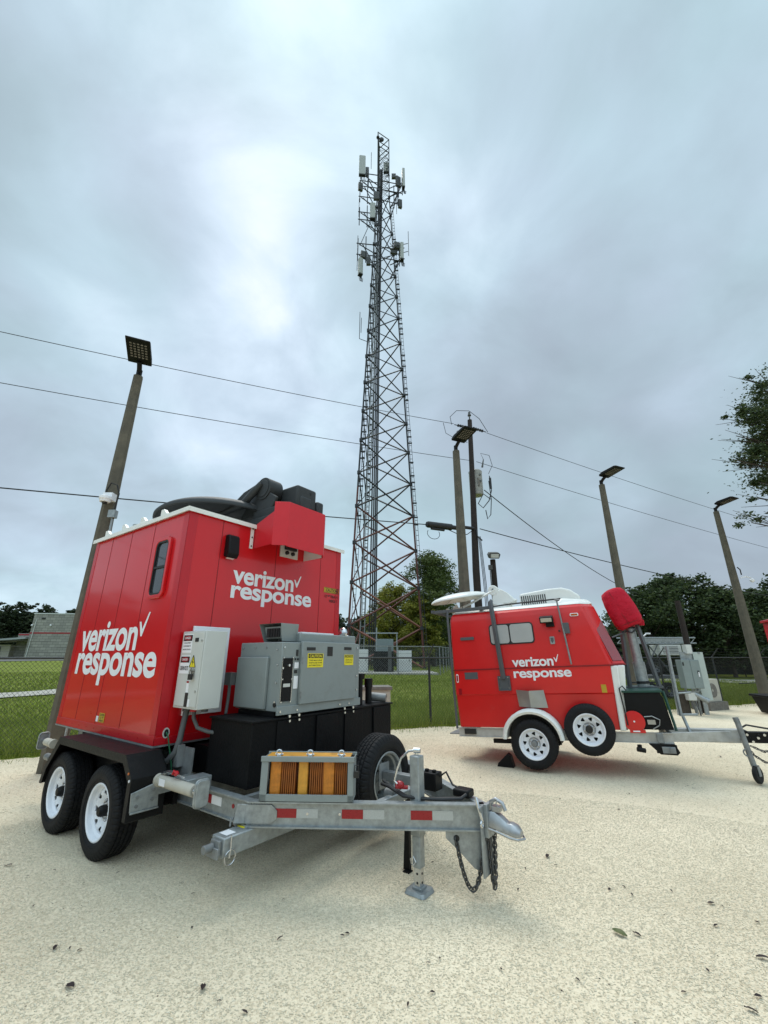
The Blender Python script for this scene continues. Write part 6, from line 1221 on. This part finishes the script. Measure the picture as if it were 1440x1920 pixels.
b = MB(); b.box((-14, 2.5, 0), (-5, 6, 3.0)); b.build('wing_wall', 'beige', bl); b = MB(); b.box((-12, 2.3, .3), (-9.5, 2.45, 2.6)); b.box((-8.8, 2.3, .3), (-7.0, 2.45, 2.6)); b.build('window', 'glass', bl)

# ================================================================== TREES
def foliage(name, blobs, n, size, m, parent, seed, ncl=None, flat=.75, gap=.55):
    g = np.random.default_rng(seed); bl_ = np.array(blobs, float); vol = bl_[:, 3]**3; ncl = ncl or n//45
    k = g.choice(len(bl_), ncl, p=vol/vol.sum()); d = g.normal(size=(ncl, 3)); d /= np.linalg.norm(d, axis=1)[:, None]; rr = bl_[k, 3]*(.35+.65*g.random(ncl)**gap)
    cc = bl_[k, :3]+d*rr[:, None]*np.array([1, 1, flat])
    per = n//ncl; cr2 = bl_[k, 3]*.20*g.uniform(.6, 1.5, ncl)
    P = np.repeat(cc, per, 0)+g.normal(size=(ncl*per, 3))*np.repeat(cr2, per)[:, None]*np.array([1, 1, .6]); N_ = len(P)
    a = g.normal(size=(N_, 3)); a /= np.linalg.norm(a, axis=1)[:, None]; a[:, 2] *= .6; b2 = np.cross(a, g.normal(size=(N_, 3))); b2 /= np.linalg.norm(b2, axis=1)[:, None]
    s = size*g.uniform(.5, 1.3, N_)[:, None]
    V = np.stack([P-a*s, P+b2*s*.45, P+a*s, P-b2*s*.45], 1).reshape(-1, 3); F = np.arange(4*N_).reshape(-1, 4)
    return fastmesh(name, V, F, m, parent)
def make_tree(loc, h, cw, m, label, seed, n=9000, size=.16, base=.25, name='tree', group=None, lean=0, trunk_r=None, cols=None):
    g = random.Random(seed); T_ = empty(name, (loc[0], loc[1], hgt(*loc)), (0, 0, g.uniform(0, 6.28)), label, 'tree', group); tr = trunk_r or h*.018
    pts = [(0, 0, -.1), (g.uniform(-.1, .1)*h*.1, 0, h*.3), (g.uniform(-.3, .3)*h*.1, g.uniform(-.3, .3)*h*.1, h*.6), (0, 0, h*.88)]
    b = MB(); b.tube(pts, [tr*1.3, tr, tr*.6, tr*.15], 10); bls = []
    nb_ = 19
    for i in range(nb_):
        t = base+(1-base)*(i+.5)/nb_; z = h*t; a = i*2.4+g.uniform(-.5, .5); prof = math.sin(math.pi*min(1, (t-base)/(1-base)*.86+.16))**.75
        rad = cw*.5*prof*g.uniform(.55, .95); e_ = (rad*math.cos(a), rad*math.sin(a), z+rad*.25); z0 = z-rad*.45; b.tube([(0, 0, max(.5, z0)), (e_[0]*.5, e_[1]*.5, (z0+e_[2])/2+.1), e_], [tr*.4, tr*.25, tr*.08], 6)
        bls.append((e_[0]*.85, e_[1]*.85, e_[2], cw*.17*g.uniform(.8, 1.25)))
    for i in range(5): bls.append((g.uniform(-.12, .12)*cw, g.uniform(-.12, .12)*cw, h*(base+.15+.16*i), cw*.2))
    bls.append((0, 0, h*.92, cw*.10))
    b.build('trunk', 'bark', T_); foliage('crown', bls, n, size, m, T_, seed); return T_
make_tree((6.4, 57), 14.2, 10.0, 'leaf_mid', 'tall green leafy tree between the lattice tower and the concrete pole', 21, 34000, .18, .10)
make_tree((1.3, 57), 9.6, 8.4, 'leaf_yel', 'yellow green tree seen through the legs of the lattice tower', 22, 24000, .16, .10)
make_tree((4.4, 54), 8.0, 6.0, 'leaf_yel', 'smaller yellowish tree half hidden behind the tower\'s right leg', 25, 16000, .16, .10)
tpr = make_tree((22.0, 36), 6.9, 6.4, 'leaf_dark', 'dark leafy tree nearest to the red mast cover, just right of it', 31, 14000, .16, .10, group='dark trees behind the green screen fence')
labs = ['dark tree behind the tip of the black timber post', 'dark broad tree between the timber post and the last light pole', 'dark tree directly behind the last light pole', 'dark tree at the right border above the red box']
for i, (x, y, s) in enumerate(((25.2, 37, 1.06), (28.0, 36, 1.02), (31.2, 36, 1.06), (34.6, 36, 1.05))):
    c = copy_tree(tpr); c.location = (x, y, hgt(x, y)); c.rotation_euler = (0, 0, i*1.9+.4); c.scale = (s, s, s*(1+.12*math.sin(i*2.3+1))); c['label'] = labs[i]
b_ = None
# far wood on the left and behind the compound: one mass each
def wood(name, x0, y0, x1, y1, n, h, label, seed, size=.5, per=2600):
    g = random.Random(seed); bls = []
    for i in range(n):
        t = i/(n-1); x = x0+(x1-x0)*t; y = y0+(y1-y0)*t+g.uniform(-3, 3); hh = h*g.uniform(.85, 1.10)*(1.0)
        for z in np.arange(1.5, hh, 1.8): bls.append((x+g.uniform(-1.5, 1.5), y+g.uniform(-1, 1), z+1.0, 2.9*g.uniform(.8, 1.1)*(1-.45*max(0, z/hh-.6)/.4)))
    o = foliage(name, bls, per*n, size, 'leaf_far', None, seed, ncl=per*n//30); return tag(o, label, 'trees', kind='stuff')
wood('wood', -150, 108, -62, 128, 60, 14.0, 'dark far wood behind the grey block building on the left', 41, .50, 3200)
wood('wood', -30, 84, 18, 84, 24, 8.0, 'dark far wood behind the tower compound', 42, .42)
wood('wood', 22.5, 44, 60, 41, 20, 4.2, 'dense dark undergrowth beneath the row of trees on the right', 43, .30, 2200)
wood('hedge', -14, 66, 24, 66, 26, 4.2, 'low dark hedge behind the rear compound fence', 44, .25, 1600)
wood('wood', -58, 36, -40, -34, 40, 7.5, 'dark wood on the far side of the lot behind the viewer', 45, .45, 1500)
wood('wood', -28, -36, 30, -30, 26, 9.0, 'dark wood closing the lot behind the viewer, right part', 46, .45, 1500)
# big near tree whose branches enter from the right
BTt = empty('oak_tree', (20.15, 15.5, 0), (0, 0, 0), 'dark branches of a big oak reaching in from the upper right border', 'tree')
b = MB(); b.tube([(0, 0, -.1), (.1, 0, 4), (-.2, 0, 8), (-.3, 0, 13)], [.5, .4, .3, .08], 12)
bls = []
g = random.Random(5)
for (ex, ey, ez, rr) in ((-7.0, -1.1, 6.2, .42), (-6.5, -1.1, 6.45, .6), (-6.4, -1, 7.2, .5), (-6.2, -1, 7.8, .55), (-7.0, -1.1, 8.7, .32), (-6.6, -1.1, 9.7, .42), (-6.2, -1, 10.9, .5), (-6.0, -1, 8.9, .75), (-5.8, -1, 10.3, .75), (-5.9, -1.2, 6.9, .6), (-5.0, -.8, 7.2, .8), (-5.8, -1.0, 8.0, .38), (-6.6, -1.1, 8.75, .34), (-6.2, -1.1, 8.9, .5), (-5.5, -1, 8.7, .6), (-5.4, -1.0, 9.1, .85), (-5.7, -1.0, 9.8, .60), (-6.1, -1.0, 10.6, .45), (-5.3, -1.0, 10.7, .75), (-4.9, -.8, 11.9, .6), (-5.2, -.9, 12.4, .35), (-4.4, -.6, 8.2, 1.0), (-4.2, -.6, 10, 1.2), (-3.8, -.5, 11.5, 1.2), (-3, 0, 9, 1.8), (0, 1, 11, 2.6), (1, -1, 9, 2.6), (-1, 0, 13, 2.2), (2.5, 0, 12, 2.4), (-5.1, -.9, 6.3, .55)):
    bls.append((ex, ey, ez, rr)); b.tube([(-.2, 0, min(ez-1.2, 9)), (ex*.5, ey*.5, ez-.5), (ex, ey, ez)], [.12, .06, .015], 6)
    for j in range(3): b.tube([(ex*.8, ey*.8, ez-.2), (ex+g.uniform(-.6, .3), ey+g.uniform(-.5, .5), ez+g.uniform(-.4, .5))], [.02, .006], 5)
b.build('trunk', 'bark', BTt); foliage('crown', bls, 140000, .07, 'leaf_dark', BTt, 77, ncl=1800, flat=.42, gap=.6)

# ================================================================== FALLEN LEAVES
LV = [(-3.12, 4.27), (-1.96, 3.22), (-1.87, 3.22), (-1.8, 3.2), (-1.65, 2.91), (-0.95, 2.9), (-0.83, 2.81), (-0.68, 2.74), (-0.64, 3.31), (-0.23, 3.36), (-0.26, 3.34), (-1.55, 3.99), (-1.4, 3.83), (-2.02, 4.53), (-2.3, 3.98), (-2.14, 4.15), (-0.72, 3.75), (-1.23, 3.42), (-2.68, 4.19), (-2.44, 3.67), (1.42, 4.44), (1.43, 4.28), (2.0, 4.62), (1.68, 3.89), (1.81, 3.93), (1.81, 3.82), (2.13, 3.87), (2.3, 3.7), (2.14, 3.44), (2.36, 3.67), (1.58, 3.35), (1.79, 3.03), (2.18, 3.13), (1.91, 2.84), (1.8, 2.75), (1.55, 2.87), (1.04, 2.96), (0.32, 3.13), (0.25, 2.87), (0.12, 2.79), (0.25, 3.09), (0.65, 3.04), (1.0, 3.89), (1.16, 4.22), (0.54, 4.55), (0.41, 4.33), (3.31, 4.64), (2.44, 3.48), (2.48, 7.36), (3.11, 6.22), (4.08, 6.45), (5.85, 8.33), (6.15, 8.86), (2.67, 5.63), (2.15, 6.01), (1.38, 6.97), (3.51, 5.02), (4.09, 6.57), (0.77, 9.8), (0.58, 8.68), (2.3, 7.2), (2.02, 5.02), (3.22, 4.53)]
big = {1: 1.5, 3: 1.2, 4: 2.0, 5: 1.9, 7: 1.1, 8: 1.2, 9: .9, 20: 2.0, 23: 1.2, 27: 1.6, 28: 1.2, 30: 1.5, 32: 2.0, 33: 1.3, 34: 1.7, 51: 2.2, 0: 1.6, 6: .7}
def leafmesh(seed):
    g = random.Random(seed); n = 7; V = []; F = []
    for i in range(n):
        t = i/(n-1); w_ = .28*math.sin(math.pi*min(1, t*.92+.04))**.8; z = .10*math.sin(t*3)+.05*g.random()
        V += [(t-.5, -w_, z+.10), (t-.5, 0, z), (t-.5, w_, z+.08+.06*g.random())]
    for i in range(n-1): F += [(3*i, 3*i+1, 3*i+4, 3*i+3), (3*i+1, 3*i+2, 3*i+5, 3*i+4)]
    return V, F
pro = []
for s in range(4):
    mb = MB(); mb.v, mb.f = leafmesh(s); o = mb.build('leaf', 'deadleaf'); pro.append(o)
for i, (x, y) in enumerate(LV):
    if i < 4: o = pro[i]
    else: o = pro[i % 4].copy(); col.objects.link(o)
    s = .026*big.get(i, .8)*(1 if y < 5 else 1.3); o.location = (x, y, .012); o.scale = (s*1.25, s, s*.9); o.rotation_euler = (random.uniform(-.3, .3), random.uniform(-.2, .2), random.uniform(0, 6.28))
    tag(o, 'small dark dead leaf lying on the pale gravel', 'leaf', 'dead leaves scattered on the gravel')
mb = MB(); mb.v, mb.f = leafmesh(9); o = mb.build('leaf', 'greenleaf'); o.location = (1.475, 3.353, .015); o.scale = (.085, .07, .06); o.rotation_euler = (.2, .1, -.75); tag(o, 'larger olive green leaf on the gravel right of the drawbar', 'leaf')
